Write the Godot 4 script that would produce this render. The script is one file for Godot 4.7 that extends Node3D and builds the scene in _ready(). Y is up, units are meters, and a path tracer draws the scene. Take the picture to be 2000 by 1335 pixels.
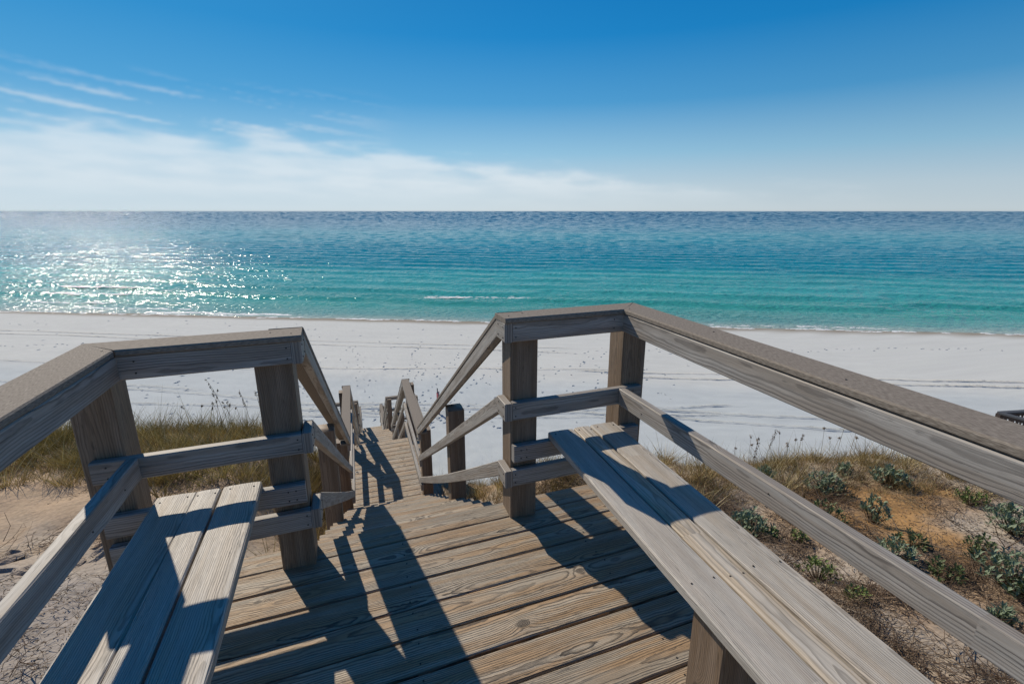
extends Node3D

# ---------------------------------------------------------------- constants of the place
const SEA_Y := -10.65
const BEACH_Y := -9.6
const SUN_AZ := -23.3      # degrees from straight down the stairs, to the right positive
const SUN_EL := 35.2

var rng := RandomNumberGenerator.new()
var fn := FastNoiseLite.new()      # smooth noise, frequency 1
var M := {}                        # materials
var deck_m: Array = []
var rail_m: Array = []
var brown_m: Array = []
var bench_m: Array = []
var taken := {}
var wood_jobs: Array = []
var wood_out: Array = []


func _ready() -> void:
	rng.seed = 7
	fn.noise_type = FastNoiseLite.TYPE_SIMPLEX_SMOOTH
	fn.frequency = 1.0
	fn.seed = 11
	# ---- camera
	var cam := Camera3D.new()
	cam.name = "camera"
	cam.position = Vector3(0, 1.55, 0)
	cam.rotation_degrees = Vector3(-15.05, -18.6, 0)
	cam.fov = 70.18
	cam.near = 0.05
	cam.far = 90000.0
	add_child(cam)
	cam.current = true
	# ---- sky, sun, exposure
	var env := Environment.new()
	env.background_mode = Environment.BG_SKY
	var sky := Sky.new()
	var pan := PanoramaSkyMaterial.new()
	pan.panorama = ImageTexture.create_from_image(sky_image(2048, 1024))
	sky.sky_material = pan
	env.sky = sky
	env.tonemap_mode = Environment.TONE_MAPPER_LINEAR
	env.tonemap_exposure = 0.95
	env.sdfgi_enabled = true
	env.ssao_enabled = true
	env.ssil_enabled = true
	var we := WorldEnvironment.new()
	we.name = "world_environment"
	we.environment = env
	add_child(we)
	var sun := DirectionalLight3D.new()
	sun.name = "sun"
	sun.light_energy = 1.6
	sun.light_color = Color(1.0, 0.95, 0.87)
	sun.light_angular_distance = 0.53
	sun.shadow_enabled = true
	add_child(sun)
	sun.look_at_from_position(sun_dir() * 50.0, Vector3.ZERO, Vector3.UP)
	# ---- materials, then the place from large to small
	make_materials()
	make_ground()
	make_sea()
	make_foam()
	make_deck()
	make_railings()
	make_benches()
	make_stairs()
	make_sign_post()
	make_neighbour_railing()
	make_grass()
	make_brush()
	make_shrubs()
	make_sea_oats()
	make_footprints()


func sun_dir() -> Vector3:
	var a := deg_to_rad(SUN_AZ)
	var e := deg_to_rad(SUN_EL)
	return Vector3(sin(a) * cos(e), sin(e), -cos(a) * cos(e))


# ---------------------------------------------------------------- helpers: naming and things
func numbered(n: String) -> String:
	var k: int = taken.get(n, 0)
	taken[n] = k + 1
	return n if k == 0 else "%s_%03d" % [n, k]


func thing(called: String, label: String, category: String, at := Vector3.ZERO, group := "") -> Node3D:
	var o := Node3D.new()
	o.name = numbered(called)
	add_child(o)
	o.position = at
	o.set_meta("label", label)
	o.set_meta("category", category)
	if group != "":
		o.set_meta("group", group)
	return o


func part(parent: Node3D, called: String, mesh: Mesh, mat: Material, xf := Transform3D.IDENTITY) -> MeshInstance3D:
	var o := MeshInstance3D.new()
	o.name = called if parent != self else numbered(called)
	var k := 1
	while parent != self and parent.has_node(NodePath(o.name)):
		o.name = "%s_%03d" % [called, k]
		k += 1
	o.mesh = mesh
	o.material_override = null
	if mesh is ArrayMesh and mat:
		for s in mesh.get_surface_count():
			o.set_surface_override_material(s, mat)
	elif mat:
		o.set_surface_override_material(0, mat)
	o.transform = xf
	parent.add_child(o)
	return o


func multi(parent: Node3D, called: String, mesh: Mesh, mat: Material, xfs: Array, colors := []) -> MultiMeshInstance3D:
	var mm := MultiMesh.new()
	mm.transform_format = MultiMesh.TRANSFORM_3D
	mm.use_colors = colors.size() > 0
	mm.mesh = mesh
	mm.instance_count = xfs.size()
	for i in xfs.size():
		mm.set_instance_transform(i, xfs[i])
		if colors.size() > 0:
			mm.set_instance_color(i, colors[i])
	var o := MultiMeshInstance3D.new()
	o.name = numbered(called) if parent == self else called
	o.multimesh = mm
	o.material_override = mat
	if mesh.get_surface_count() > 0 and mesh is ArrayMesh:
		mesh.surface_set_material(0, mat)
	o.set_meta("kind", "stuff")
	parent.add_child(o, true)
	return o


func say(o: Node3D, label: String, category: String, group := "") -> void:
	o.set_meta("label", label)
	o.set_meta("category", category)
	if group != "":
		o.set_meta("group", group)


func smooth(a: float, b: float, t: float) -> float:
	t = clampf((t - a) / (b - a), 0.0, 1.0)
	return t * t * (3.0 - 2.0 * t)


# ---------------------------------------------------------------- the sky
func sky_image(w: int, h: int) -> Image:
	var n := FastNoiseLite.new()
	n.noise_type = FastNoiseLite.TYPE_SIMPLEX_SMOOTH
	n.frequency = 1.0
	n.fractal_type = FastNoiseLite.FRACTAL_FBM
	n.fractal_octaves = 5
	n.seed = 5
	var n1 := FastNoiseLite.new()
	n1.noise_type = FastNoiseLite.TYPE_SIMPLEX_SMOOTH
	n1.frequency = 1.0
	n1.seed = 9
	var stops := [[0.0, Vector3(0.66, 0.76, 0.81)], [2.5, Vector3(0.57, 0.72, 0.82)], [6.0, Vector3(0.32, 0.59, 0.80)], [11.0, Vector3(0.085, 0.36, 0.69)], [17.0, Vector3(0.014, 0.24, 0.60)], [25.0, Vector3(0.002, 0.165, 0.49)], [34.0, Vector3(0.001, 0.115, 0.38)], [50.0, Vector3(0.001, 0.08, 0.29)], [90.0, Vector3(0.002, 0.06, 0.22)]]
	var data := PackedFloat32Array()
	data.resize(w * h * 3)
	var sd := sun_dir()
	var at := 0
	for j in h:
		var el := 90.0 - (j + 0.5) / h * 180.0
		var base := Vector3(0.45, 0.5, 0.52)
		if el >= 0.0:
			for k in stops.size() - 1:
				if el >= stops[k][0] and el <= stops[k + 1][0]:
					var t: float = (el - stops[k][0]) / (stops[k + 1][0] - stops[k][0])
					base = stops[k][1].lerp(stops[k + 1][1], t)
		var er := deg_to_rad(el)
		for i in w:
			var c := base
			if el >= 0.0:
				var az := (i + 0.5) / w * 360.0
				if az > 180.0:
					az -= 360.0
				var ar := deg_to_rad(az)
				var d := Vector3(sin(ar) * cos(er), sin(er), -cos(ar) * cos(er))
				var ang := rad_to_deg(acos(clampf(d.dot(sd), -1.0, 1.0)))
				# brighter, paler air towards the sun, deeper blue away from it
				var g := exp(-ang * ang / 900.0)
				c = c.lerp(Vector3(0.13, 0.52, 0.86), 0.28 * g)
				c *= 1.0 - 0.16 * smooth(35.0, 85.0, ang)
				# clouds: a long low bank and thin wisps above it
				if el < 34.0:
					var u := az / 9.0 + el * 0.18
					var v := el / 1.7 - az * 0.012
					var f := n.get_noise_2d(u, v)
					var big := n1.get_noise_2d(az / 16.0 + 3.0, el / 5.0)
					var rel := az - 18.6
					var top := 6.9 - 0.105 * maxf(rel + 19.0, -6.0) + 1.5 * f + 0.8 * big
					if rel > 34.0:
						top = lerpf(top, 0.0, smooth(34.0, 60.0, rel))
					if rel < -75.0:
						top = lerpf(top, 4.0, smooth(75.0, 120.0, -rel))
					var bank := smooth(top + 0.6, top - 1.8, el)
					var dens := clampf(0.86 + 0.42 * f + 0.18 * big, 0.0, 1.0)
					var low := smooth(0.3, 3.4, el)
					var k1 := bank * dens * lerpf(0.12, 0.56, low) * smooth(85.0, 25.0, absf(rel + 25.0))
					var bright := 1.0 + 0.04 * f
					c = c.lerp(Vector3(0.86, 0.90, 0.925) * bright, clampf(k1, 0.0, 0.88))
					# cirrus wisps
					var wz := smooth(6.3, 7.4, el) * smooth(12.2, 9.8, el) * smooth(-10.0, -28.0, rel) * smooth(-78.0, -60.0, rel)
					if wz > 0.0:
						var w1 := n.get_noise_2d(az / 11.0 + el * 0.4 + 40.0, el / 0.9 + az * 0.13)
						var w2 := n1.get_noise_2d(az / 10.0 + 17.0, el / 2.2 + az * 0.06)
						var k2 := wz * smooth(0.0, 0.62, w1 + 0.5 * w2)
						c = c.lerp(Vector3(0.74, 0.82, 0.88), 0.5 * k2)
			data[at] = c.x
			data[at + 1] = c.y
			data[at + 2] = c.z
			at += 3
	return Image.create_from_data(w, h, false, Image.FORMAT_RGBF, data.to_byte_array())


# ---------------------------------------------------------------- materials
func std(albedo: Color, rough := 0.85, spec := 0.35) -> StandardMaterial3D:
	var m := StandardMaterial3D.new()
	m.albedo_color = albedo
	m.roughness = rough
	m.metallic_specular = spec
	return m


func lin(r: float, g: float, b: float) -> Color:
	return Color(r, g, b).linear_to_srgb()


func wood_job(seed_: int, w: int, h: int, length: float, light: Vector3, dark: Vector3, warm: Vector3, spacing: float, contrast: float, knots: Array, cracks: float) -> int:
	wood_jobs.append([seed_, w, h, length, light, dark, warm, spacing, contrast, knots, cracks])
	wood_out.append(null)
	return wood_jobs.size() - 1


func run_wood(job: int) -> void:
	# Growth rings round a wandering pith, cut by a board: straight and cathedral grain, knots, fibres, checks.
	var p: Array = wood_jobs[job]
	var sd: int = p[0]
	var w: int = p[1]
	var h: int = p[2]
	var length: float = p[3]
	var light: Vector3 = p[4]
	var dark: Vector3 = p[5]
	var warm: Vector3 = p[6]
	var spacing: float = p[7]
	var contrast: float = p[8]
	var knots: Array = p[9]
	var cracks: float = p[10]
	var n := FastNoiseLite.new()
	n.noise_type = FastNoiseLite.TYPE_SIMPLEX_SMOOTH
	n.frequency = 1.0
	n.seed = sd
	var r := RandomNumberGenerator.new()
	r.seed = sd * 31 + 5
	var pith_v := r.randf_range(-0.09, 0.09)
	var pith_d := r.randf_range(0.012, 0.05)
	var rgb := PackedByteArray()
	rgb.resize(w * h * 3)
	var hgt := PackedByteArray()
	hgt.resize(w * h)
	var cy := PackedFloat32Array()
	var dd := PackedFloat32Array()
	cy.resize(w)
	dd.resize(w)
	for i in w:
		var u := (i + 0.5) / w * length
		cy[i] = pith_v + 0.014 * n.get_noise_2d(u * 0.55, 3.0) + 0.004 * n.get_noise_2d(u * 2.6, 9.0)
		dd[i] = pith_d + 0.020 * n.get_noise_2d(u * 0.75, 33.0) + 0.008 * n.get_noise_2d(u * 2.2, 13.0)
	for j in h:
		var v := ((j + 0.5) / h - 0.5) * 0.145
		var edge_n := n.get_noise_2d(77.0, v * 160.0)
		for i in w:
			var u := (i + 0.5) / w * length
			var dv := v - cy[i]
			var d := dd[i]
			var rr := sqrt(dv * dv + d * d)
			rr += 0.0030 * n.get_noise_2d(u * 1.7, v * 13.0) + 0.0013 * n.get_noise_2d(u * 5.5, v * 44.0) + 0.0006 * n.get_noise_2d(u * 19.0, v * 150.0)
			var knot := 0.0
			for q in knots:
				var kx: float = (u - q.x) * 0.62
				var ky: float = v - q.y
				var kd := sqrt(kx * kx + ky * ky)
				if kd < q.z * 6.0:
					rr += q.z * 1.35 * exp(-kd * kd / (q.z * q.z * 3.2)) * (1.0 if ky > 0.0 else 0.85)
					knot = maxf(knot, 1.0 - smooth(q.z * 0.75, q.z * 1.1, kd))
					if kd < q.z:
						rr = kd * 1.6 + 0.002 * n.get_noise_2d(u * 60.0, v * 60.0)
			var ph := rr / spacing
			var ring := floorf(ph)
			var fr := ph - ring
			var wide := 0.5 + 0.5 * n.get_noise_2d(ring * 3.7, 50.0)
			var late := smooth(0.22 + 0.35 * wide, 0.88, fr) * (1.0 - smooth(0.92, 1.0, fr))
			late *= 0.30 + 1.0 * wide
			var fibre := n.get_noise_2d(u * 4.0, v * 430.0 + edge_n)
			var fibre2 := n.get_noise_2d(u * 11.0 + 7.0, v * 1150.0)
			var groove := smooth(0.25, 0.75, n.get_noise_2d(u * 2.6 + 31.0, v * 260.0 + ring * 0.4)) * (0.35 + 0.65 * late)
			var tone := n.get_noise_2d(u * 1.1 + 20.0, v * 16.0)
			var tone2 := n.get_noise_2d(u * 2.3 + 60.0, v * 30.0)
			var ck := 0.0
			if cracks > 0.0:
				var line := absf(n.get_noise_2d(u * 0.9 + 90.0, v * 75.0))
				if line < 0.035:
					ck = (1.0 - line / 0.035) * smooth(0.35 - 0.35 * cracks, 0.75 - 0.35 * cracks, n.get_noise_2d(u * 1.6 + 120.0, v * 9.0))
			var c := light.lerp(warm, smooth(-0.45, 0.45, tone))
			c = c.lerp(dark, clampf(late * contrast, 0.0, 1.0))
			c *= 1.0 + 0.26 * fibre + 0.20 * fibre2 + 0.20 * tone2
			c = c.lerp(dark * 0.32, minf(0.95, 1.1 * groove * contrast))
			c = c.lerp(dark * 0.8, 0.72 * knot)
			c = c.lerp(dark * 0.25, 0.85 * ck)
			var at := (j * w + i) * 3
			rgb[at] = int(255.0 * clampf(pow(maxf(c.x, 0.0), 0.4545), 0.0, 1.0))
			rgb[at + 1] = int(255.0 * clampf(pow(maxf(c.y, 0.0), 0.4545), 0.0, 1.0))
			rgb[at + 2] = int(255.0 * clampf(pow(maxf(c.z, 0.0), 0.4545), 0.0, 1.0))
			hgt[j * w + i] = int(255.0 * clampf(0.45 + 0.34 * late + 0.20 * fibre + 0.10 * fibre2 - 0.35 * groove - 0.6 * ck - 0.12 * knot, 0.0, 1.0))
	wood_out[job] = [Image.create_from_data(w, h, false, Image.FORMAT_RGB8, rgb), Image.create_from_data(w, h, false, Image.FORMAT_L8, hgt)]


func wood_mat(job: int, relief: float, tint := Color.WHITE, rough := 0.62) -> StandardMaterial3D:
	var m := std(tint, rough, 0.5)
	m.albedo_texture = ImageTexture.create_from_image(wood_out[job][0])
	m.heightmap_enabled = true
	m.heightmap_texture = ImageTexture.create_from_image(wood_out[job][1])
	m.heightmap_scale = relief
	return m


func noise_tex(size: int, freq: float, seed_: int, octaves := 4, ramp: Gradient = null, normal := 0.0) -> NoiseTexture2D:
	var t := NoiseTexture2D.new()
	var n := FastNoiseLite.new()
	n.noise_type = FastNoiseLite.TYPE_SIMPLEX_SMOOTH
	n.frequency = freq
	n.seed = seed_
	n.fractal_octaves = octaves
	t.width = size
	t.height = size
	t.seamless = true
	t.noise = n
	if ramp:
		t.color_ramp = ramp
	if normal > 0.0:
		t.as_normal_map = true
		t.bump_strength = normal
	return t


func grad(a: Color, b: Color, c: Color) -> Gradient:
	var g := Gradient.new()
	g.set_color(0, a)
	g.set_color(1, c)
	g.add_point(0.5, b)
	return g


func make_materials() -> void:
	var V := func(a, b, c): return Vector3(a, b, c)
	# deck boards: tan and silver with strong rings
	var dl := Vector3(0.40, 0.34, 0.262)
	var dk := Vector3(0.050, 0.036, 0.025)
	var dw := Vector3(0.37, 0.243, 0.132)
	var L := 2.6
	for k in 6:
		var kn: Array = []
		if k != 3:
			kn = [Vector3([1.25, 0.6, 1.62, 9.0, 0.4, 1.9][k], [0.02, -0.03, 0.01, 0.0, 0.04, -0.02][k], [0.017, 0.010, 0.020, 0.01, 0.009, 0.015][k])]
		wood_job(100 + k, 1024, 256, L, dl * [1.0, 0.88, 1.08, 0.80, 1.0, 0.92][k], dk, dw, [0.0074, 0.0058, 0.0086, 0.0064, 0.0052, 0.0078][k], [1.0, 0.72, 0.9, 0.6, 1.0, 0.8][k], kn, 0.9)
	# rails: silver grey
	for k in 4:
		var kn2: Array = [Vector3([0.9, 1.7, 0.5, 2.1][k], [0.0, 0.03, -0.02, 0.01][k], [0.012, 0.016, 0.010, 0.012][k])]
		wood_job(200 + k, 1024, 192, L, V.call(0.365, 0.345, 0.32) * [1.0, 0.92, 1.05, 0.97][k], V.call(0.085, 0.074, 0.066), V.call(0.28, 0.245, 0.21), [0.0070, 0.0090, 0.0058, 0.0100][k], [0.62, 0.72, 0.55, 0.78][k], kn2, 0.5)
	# posts and undersides: brown treated wood
	for k in 2:
		wood_job(300 + k, 768, 192, L, V.call(0.235, 0.172, 0.122), V.call(0.085, 0.058, 0.038), V.call(0.185, 0.125, 0.078), [0.0060, 0.0080][k], 0.75, [Vector3(1.2, 0.01, 0.02)], 1.3)
	# bench seats: pale grey and straw
	for k in 3:
		wood_job(400 + k, 1280, 192, L, V.call(0.47, 0.44, 0.395) * [1.0, 1.03, 0.98][k], V.call(0.085, 0.068, 0.053), [V.call(0.45, 0.405, 0.35), V.call(0.47, 0.385, 0.28), V.call(0.43, 0.375, 0.31)][k], [0.0050, 0.0095, 0.0060][k], [0.62, 0.5, 0.7][k], [], 0.6)
	var id := WorkerThreadPool.add_group_task(run_wood, wood_jobs.size())
	WorkerThreadPool.wait_for_group_task_completion(id)
	for k in 6:
		deck_m.append(wood_mat(k, 0.42))
	for k in 4:
		rail_m.append(wood_mat(6 + k, 0.12))
	for k in 2:
		brown_m.append(wood_mat(10 + k, 0.10))
	for k in 3:
		bench_m.append(wood_mat(12 + k, 0.20))
	# composite caps: fine speckle
	var cap := std(lin(0.235, 0.2, 0.165), 0.85, 0.35)
	cap.albedo_color = Color.WHITE
	cap.albedo_texture = noise_tex(512, 0.20, 3, 2, grad(lin(0.085, 0.068, 0.054), lin(0.22, 0.188, 0.155), lin(0.37, 0.33, 0.28)))
	cap.uv1_scale = Vector3(0.55, 0.55, 1.0)
	cap.heightmap_enabled = true
	cap.heightmap_texture = noise_tex(512, 0.16, 3, 4)
	cap.heightmap_scale = 0.025
	M.cap = cap
	M.screw = std(lin(0.03, 0.026, 0.022), 0.6, 0.5)
	# sand: colour from the ground's own vertex colours, grain from a fine pattern
	var sand := std(Color.WHITE, 0.95, 0.2)
	sand.vertex_color_use_as_albedo = true
	sand.albedo_texture = noise_tex(512, 0.09, 21, 5, grad(Color(0.86, 0.85, 0.84), Color(0.95, 0.95, 0.95), Color(1, 1, 1)))
	sand.uv1_scale = Vector3(0.55, 0.55, 0.55)
	sand.heightmap_enabled = true
	sand.heightmap_texture = noise_tex(512, 0.035, 22, 5)
	sand.heightmap_scale = 0.9
	M.sand = sand
	# sea water: body colour by vertex, glossy, rippled
	var sea := std(Color.WHITE, 0.12, 0.19)
	sea.vertex_color_use_as_albedo = true
	sea.normal_enabled = true
	sea.normal_texture = noise_tex(1024, 0.020, 31, 4, null, 8.0)
	sea.normal_scale = 0.72
	M.sea = sea
	M.foam = std(lin(0.80, 0.82, 0.82), 0.8, 0.3)
	# plants
	var grass := std(Color.WHITE, 0.7, 0.3)
	grass.vertex_color_use_as_albedo = true
	grass.backlight_enabled = true
	grass.backlight = Color(0.55, 0.55, 0.4)
	M.grass = grass
	var twig := std(Color.WHITE, 0.9, 0.2)
	twig.vertex_color_use_as_albedo = true
	M.twig = twig
	M.silver_leaf = leaf(lin(0.17, 0.22, 0.14))
	M.green_leaf = leaf(lin(0.075, 0.105, 0.035))
	M.bright_leaf = leaf(lin(0.12, 0.165, 0.035))
	M.stem = std(lin(0.11, 0.085, 0.06), 0.9, 0.2)
	M.oat_stem = std(lin(0.30, 0.24, 0.15), 0.9, 0.2)
	M.oat_head = std(lin(0.20, 0.135, 0.075), 0.9, 0.2)
	M.dark_rail = std(lin(0.075, 0.078, 0.085), 0.7, 0.4)
	M.dark_wood = std(lin(0.06, 0.045, 0.04), 0.8, 0.3)
	M.sign_post = std(lin(0.36, 0.29, 0.29), 0.85, 0.3)
	M.sign_red = std(lin(0.30, 0.035, 0.05), 0.5, 0.4)
	M.metal = std(lin(0.4, 0.4, 0.42), 0.4, 0.5)


func leaf(c: Color) -> StandardMaterial3D:
	var m := std(c, 0.55, 0.4)
	m.backlight_enabled = true
	m.backlight = Color(0.3, 0.34, 0.2)
	return m


# ---------------------------------------------------------------- boards
# A sawn board along x, `up` thick along y, `wide` along z, with eased edges. `shear` slants both ends (plumb cuts on a slope), m0 and m1 mitre the ends across z,
# cup crowns the top, bow bends it along its length, `rag` wears the long edges.
func board(length: float, up: float, wide: float, o := {}) -> ArrayMesh:
	var nseg: int = o.get("seg", 1)
	var c: float = o.get("ease", 0.004)
	var shear: float = o.get("shear", 0.0)
	var m0: float = o.get("m0", 0.0)
	var m1: float = o.get("m1", 0.0)
	var cup: float = o.get("cup", 0.0)
	var bow: float = o.get("bow", 0.0)
	var side_bow: float = o.get("side_bow", 0.0)
	var rag: float = o.get("rag", 0.0)
	var uo: float = o.get("u", rng.randf_range(0.0, 0.8))
	var vo: float = o.get("v", 0.0)
	var tl: float = o.get("tex", 2.6)
	var hy := up / 2.0
	var hz := wide / 2.0
	# cross-section, clockwise seen from +x: list of (y, z) with a normal per side
	var pts: Array = []
	var across := 4 if cup != 0.0 else 1
	for k in across + 1:
		var zz := lerpf(-hz + c, hz - c, float(k) / across)
		pts.append(Vector2(hy + cup * (1.0 - pow(zz / hz, 2.0)) - cup * 0.5, zz))
	pts.append(Vector2(hy - c - cup * 0.5, hz))
	pts.append(Vector2(-hy + c, hz))
	pts.append(Vector2(-hy, hz - c))
	pts.append(Vector2(-hy, -hz + c))
	pts.append(Vector2(-hy + c, -hz))
	pts.append(Vector2(hy - c - cup * 0.5, -hz))
	pts.append(pts[0])
	var vs := PackedVector3Array()
	var ns := PackedVector3Array()
	var uvs := PackedVector2Array()
	var ix := PackedInt32Array()
	var ring: Array = []
	for s in nseg + 1:
		var t := float(s) / nseg
		var row := PackedVector3Array()
		for p in pts:
			var x: float = lerpf(-length / 2.0 + p.y * m0, length / 2.0 + p.y * m1, t) + p.x * shear
			var wz: float = p.y
			if rag > 0.0 and absf(p.y) > hz - c - 0.001:
				wz += rag * fn.get_noise_2d(x * 7.0 + uo * 40.0, 5.0 if p.y > 0.0 else 25.0)
			row.append(Vector3(x, p.x + bow * sin(PI * t), wz + side_bow * sin(PI * t)))
		ring.append(row)
	var per := 0.0
	var half_top := (hz - c)
	for k in pts.size() - 1:
		var seglen: float = pts[k].distance_to(pts[k + 1])
		var va := vo + (per - half_top) / 0.145 + 0.5
		var vb := vo + (per + seglen - half_top) / 0.145 + 0.5
		per += seglen
		var dirv: Vector2 = (pts[k + 1] - pts[k]).normalized()
		var nn := Vector3(0, dirv.y, -dirv.x)
		for s in nseg:
			var a: Vector3 = ring[s][k]
			var b: Vector3 = ring[s][k + 1]
			var d: Vector3 = ring[s + 1][k]
			var e: Vector3 = ring[s + 1][k + 1]
			var i0 := vs.size()
			vs.append_array([a, b, e, d])
			ns.append_array([nn, nn, nn, nn])
			uvs.append_array([Vector2((a.x + length / 2.0) / tl + uo, va), Vector2((b.x + length / 2.0) / tl + uo, vb), Vector2((e.x + length / 2.0) / tl + uo, vb), Vector2((d.x + length / 2.0) / tl + uo, va)])
			ix.append_array([i0, i0 + 2, i0 + 1, i0, i0 + 3, i0 + 2])
	for end in 2:
		var row: PackedVector3Array = ring[0] if end == 0 else ring[nseg]
		var i0 := vs.size()
		var nn2 := (row[across + 3] - row[0]).cross(row[across] - row[0]).normalized()
		if (nn2.x > 0.0) != (end == 1):
			nn2 = -nn2
		for k in pts.size() - 1:
			vs.append(row[k])
			ns.append(nn2)
			uvs.append(Vector2(uo + 0.3 + row[k].y * 0.06, vo + row[k].z / 0.145))
		for k in range(1, pts.size() - 2):
			if end == 1:
				ix.append_array([i0, i0 + k + 1, i0 + k])
			else:
				ix.append_array([i0, i0 + k, i0 + k + 1])
	var arr := []
	arr.resize(Mesh.ARRAY_MAX)
	arr[Mesh.ARRAY_VERTEX] = vs
	arr[Mesh.ARRAY_NORMAL] = ns
	arr[Mesh.ARRAY_TEX_UV] = uvs
	arr[Mesh.ARRAY_INDEX] = ix
	var m := ArrayMesh.new()
	m.add_surface_from_arrays(Mesh.PRIMITIVE_TRIANGLES, arr)
	return m


# A board from a to b (centre line), `up` measured along world up as far as the slope allows.
func beam(parent: Node3D, called: String, a: Vector3, b: Vector3, up: float, wide: float, mat: Material, o := {}) -> MeshInstance3D:
	var x := (b - a).normalized()
	var hint := Vector3.UP if absf(x.y) < 0.95 else Vector3(0, 0, 1)
	var z := x.cross(hint).normalized()
	var y := z.cross(x).normalized()
	if o.get("plumb", false):
		o = o.duplicate()
		o.shear = x.y / maxf(Vector2(x.x, x.z).length(), 0.01) * 1.0
	var m := board(a.distance_to(b), up, wide, o)
	return part(parent, called, m, mat, Transform3D(Basis(x, y, z), (a + b) / 2.0 - parent.position))


func pick(a: Array, k: int) -> Material:
	return a[k % a.size()]


# cross members of the deck run two degrees off the stair's axis
func R(x: float, y: float, z: float) -> Vector3:
	return Vector3(x, y, z - 0.035 * (x - 0.23))


# the stairs lead off a little to the right
func S(x: float, y: float, z: float) -> Vector3:
	return Vector3(x - (z + 2.1) * 0.0122, y, z - 0.02 * (x - 0.23))


var screw_mesh: CylinderMesh


func screws(parent: Node3D, points: Array, normal := Vector3.UP) -> void:
	if screw_mesh == null:
		screw_mesh = CylinderMesh.new()
		screw_mesh.top_radius = 0.0030
		screw_mesh.bottom_radius = 0.0034
		screw_mesh.height = 0.004
		screw_mesh.radial_segments = 8
		screw_mesh.rings = 1
	var xs: Array = []
	var y := normal.normalized()
	var x := y.cross(Vector3(0.3, 0.2, 0.9)).normalized()
	var bs := Basis(x, y, x.cross(y))
	for p in points:
		xs.append(Transform3D(bs, p - parent.position))
	multi(parent, "screw_heads", screw_mesh, M.screw, xs)


# ---------------------------------------------------------------- ground
func crest(x: float) -> float:
	return 7.4 - 1.5 * smooth(-1.0, 1.5, x)


func forward(x: float, z: float) -> float:
	return -z * 0.9478 + x * 0.319


func off_shore(x: float, z: float) -> float:      # metres seaward of the water line
	return ((x - 0.7) * 0.414 + (-z - 58.5) * 0.910)


func along_shore(x: float, z: float) -> float:
	return x * 0.910 + z * 0.414


func stair_floor(z: float) -> float:
	var s := -z
	if s < 2.24: return 0.0
	if s < 5.95: return -(s - 2.24) * 0.632
	if s < 8.15: return -2.35
	if s < 12.9: return -2.35 - (s - 8.15) * 0.632
	if s < 15.3: return -5.35
	if s < 20.1: return -5.35 - (s - 15.3) * 0.632
	return -8.4


func ground(x: float, z: float) -> float:
	var f := forward(x, z)
	var p := -1.05 - 0.17 * maxf(f - 2.2, -1.5)
	var fc := crest(x) + 0.5 * fn.get_noise_2d(x * 0.35, 4.0)
	var y := p
	if f > fc - 0.6:
		var t := f - (fc - 0.6)
		y = p - (0.325 * t * t if t < 1.2 else 0.468 + 0.78 * (t - 1.2))
	# hummocks
	y += 0.10 * fn.get_noise_2d(x * 0.55, z * 0.55) + 0.04 * fn.get_noise_2d(x * 1.5 + 9.0, z * 1.5) + 0.009 * fn.get_noise_2d(x * 4.5, z * 4.5)
	# the cut below the stairs
	var cx := 0.28 - (z + 2.1) * 0.0122
	var q := smooth(1.9, 0.75, absf(x - cx))
	if q > 0.0 and z < -2.0 and z > -22.5:
		y = lerpf(y, minf(y, stair_floor(z) - 0.42), q)
	var beach := BEACH_Y
	var b := off_shore(x, z)
	beach = minf(BEACH_Y, SEA_Y - 0.031 * b)
	beach = lerpf(beach, BEACH_Y, smooth(-30.0, -40.0, b))
	if b > -30.0:
		beach += 0.02 * fn.get_noise_2d(along_shore(x, z) * 0.09, b * 0.1)
	beach += 0.05 * fn.get_noise_2d(x * 0.12, z * 0.12) * smooth(-3.0, -12.0, b)
	beach += (0.030 * fn.get_noise_2d(x * 0.8, z * 1.1 + 60.0) + 0.014 * fn.get_noise_2d(x * 2.0, z * 2.0 + 20.0)) * smooth(-15.0, -21.0, b)
	# soft blend of dune foot and beach
	if y < beach + 0.6:
		y = lerpf(beach, y, clampf((y - beach) / 1.2 + 0.5, 0.0, 1.0)) if y > beach - 0.6 else beach
	return maxf(y, beach)


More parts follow.
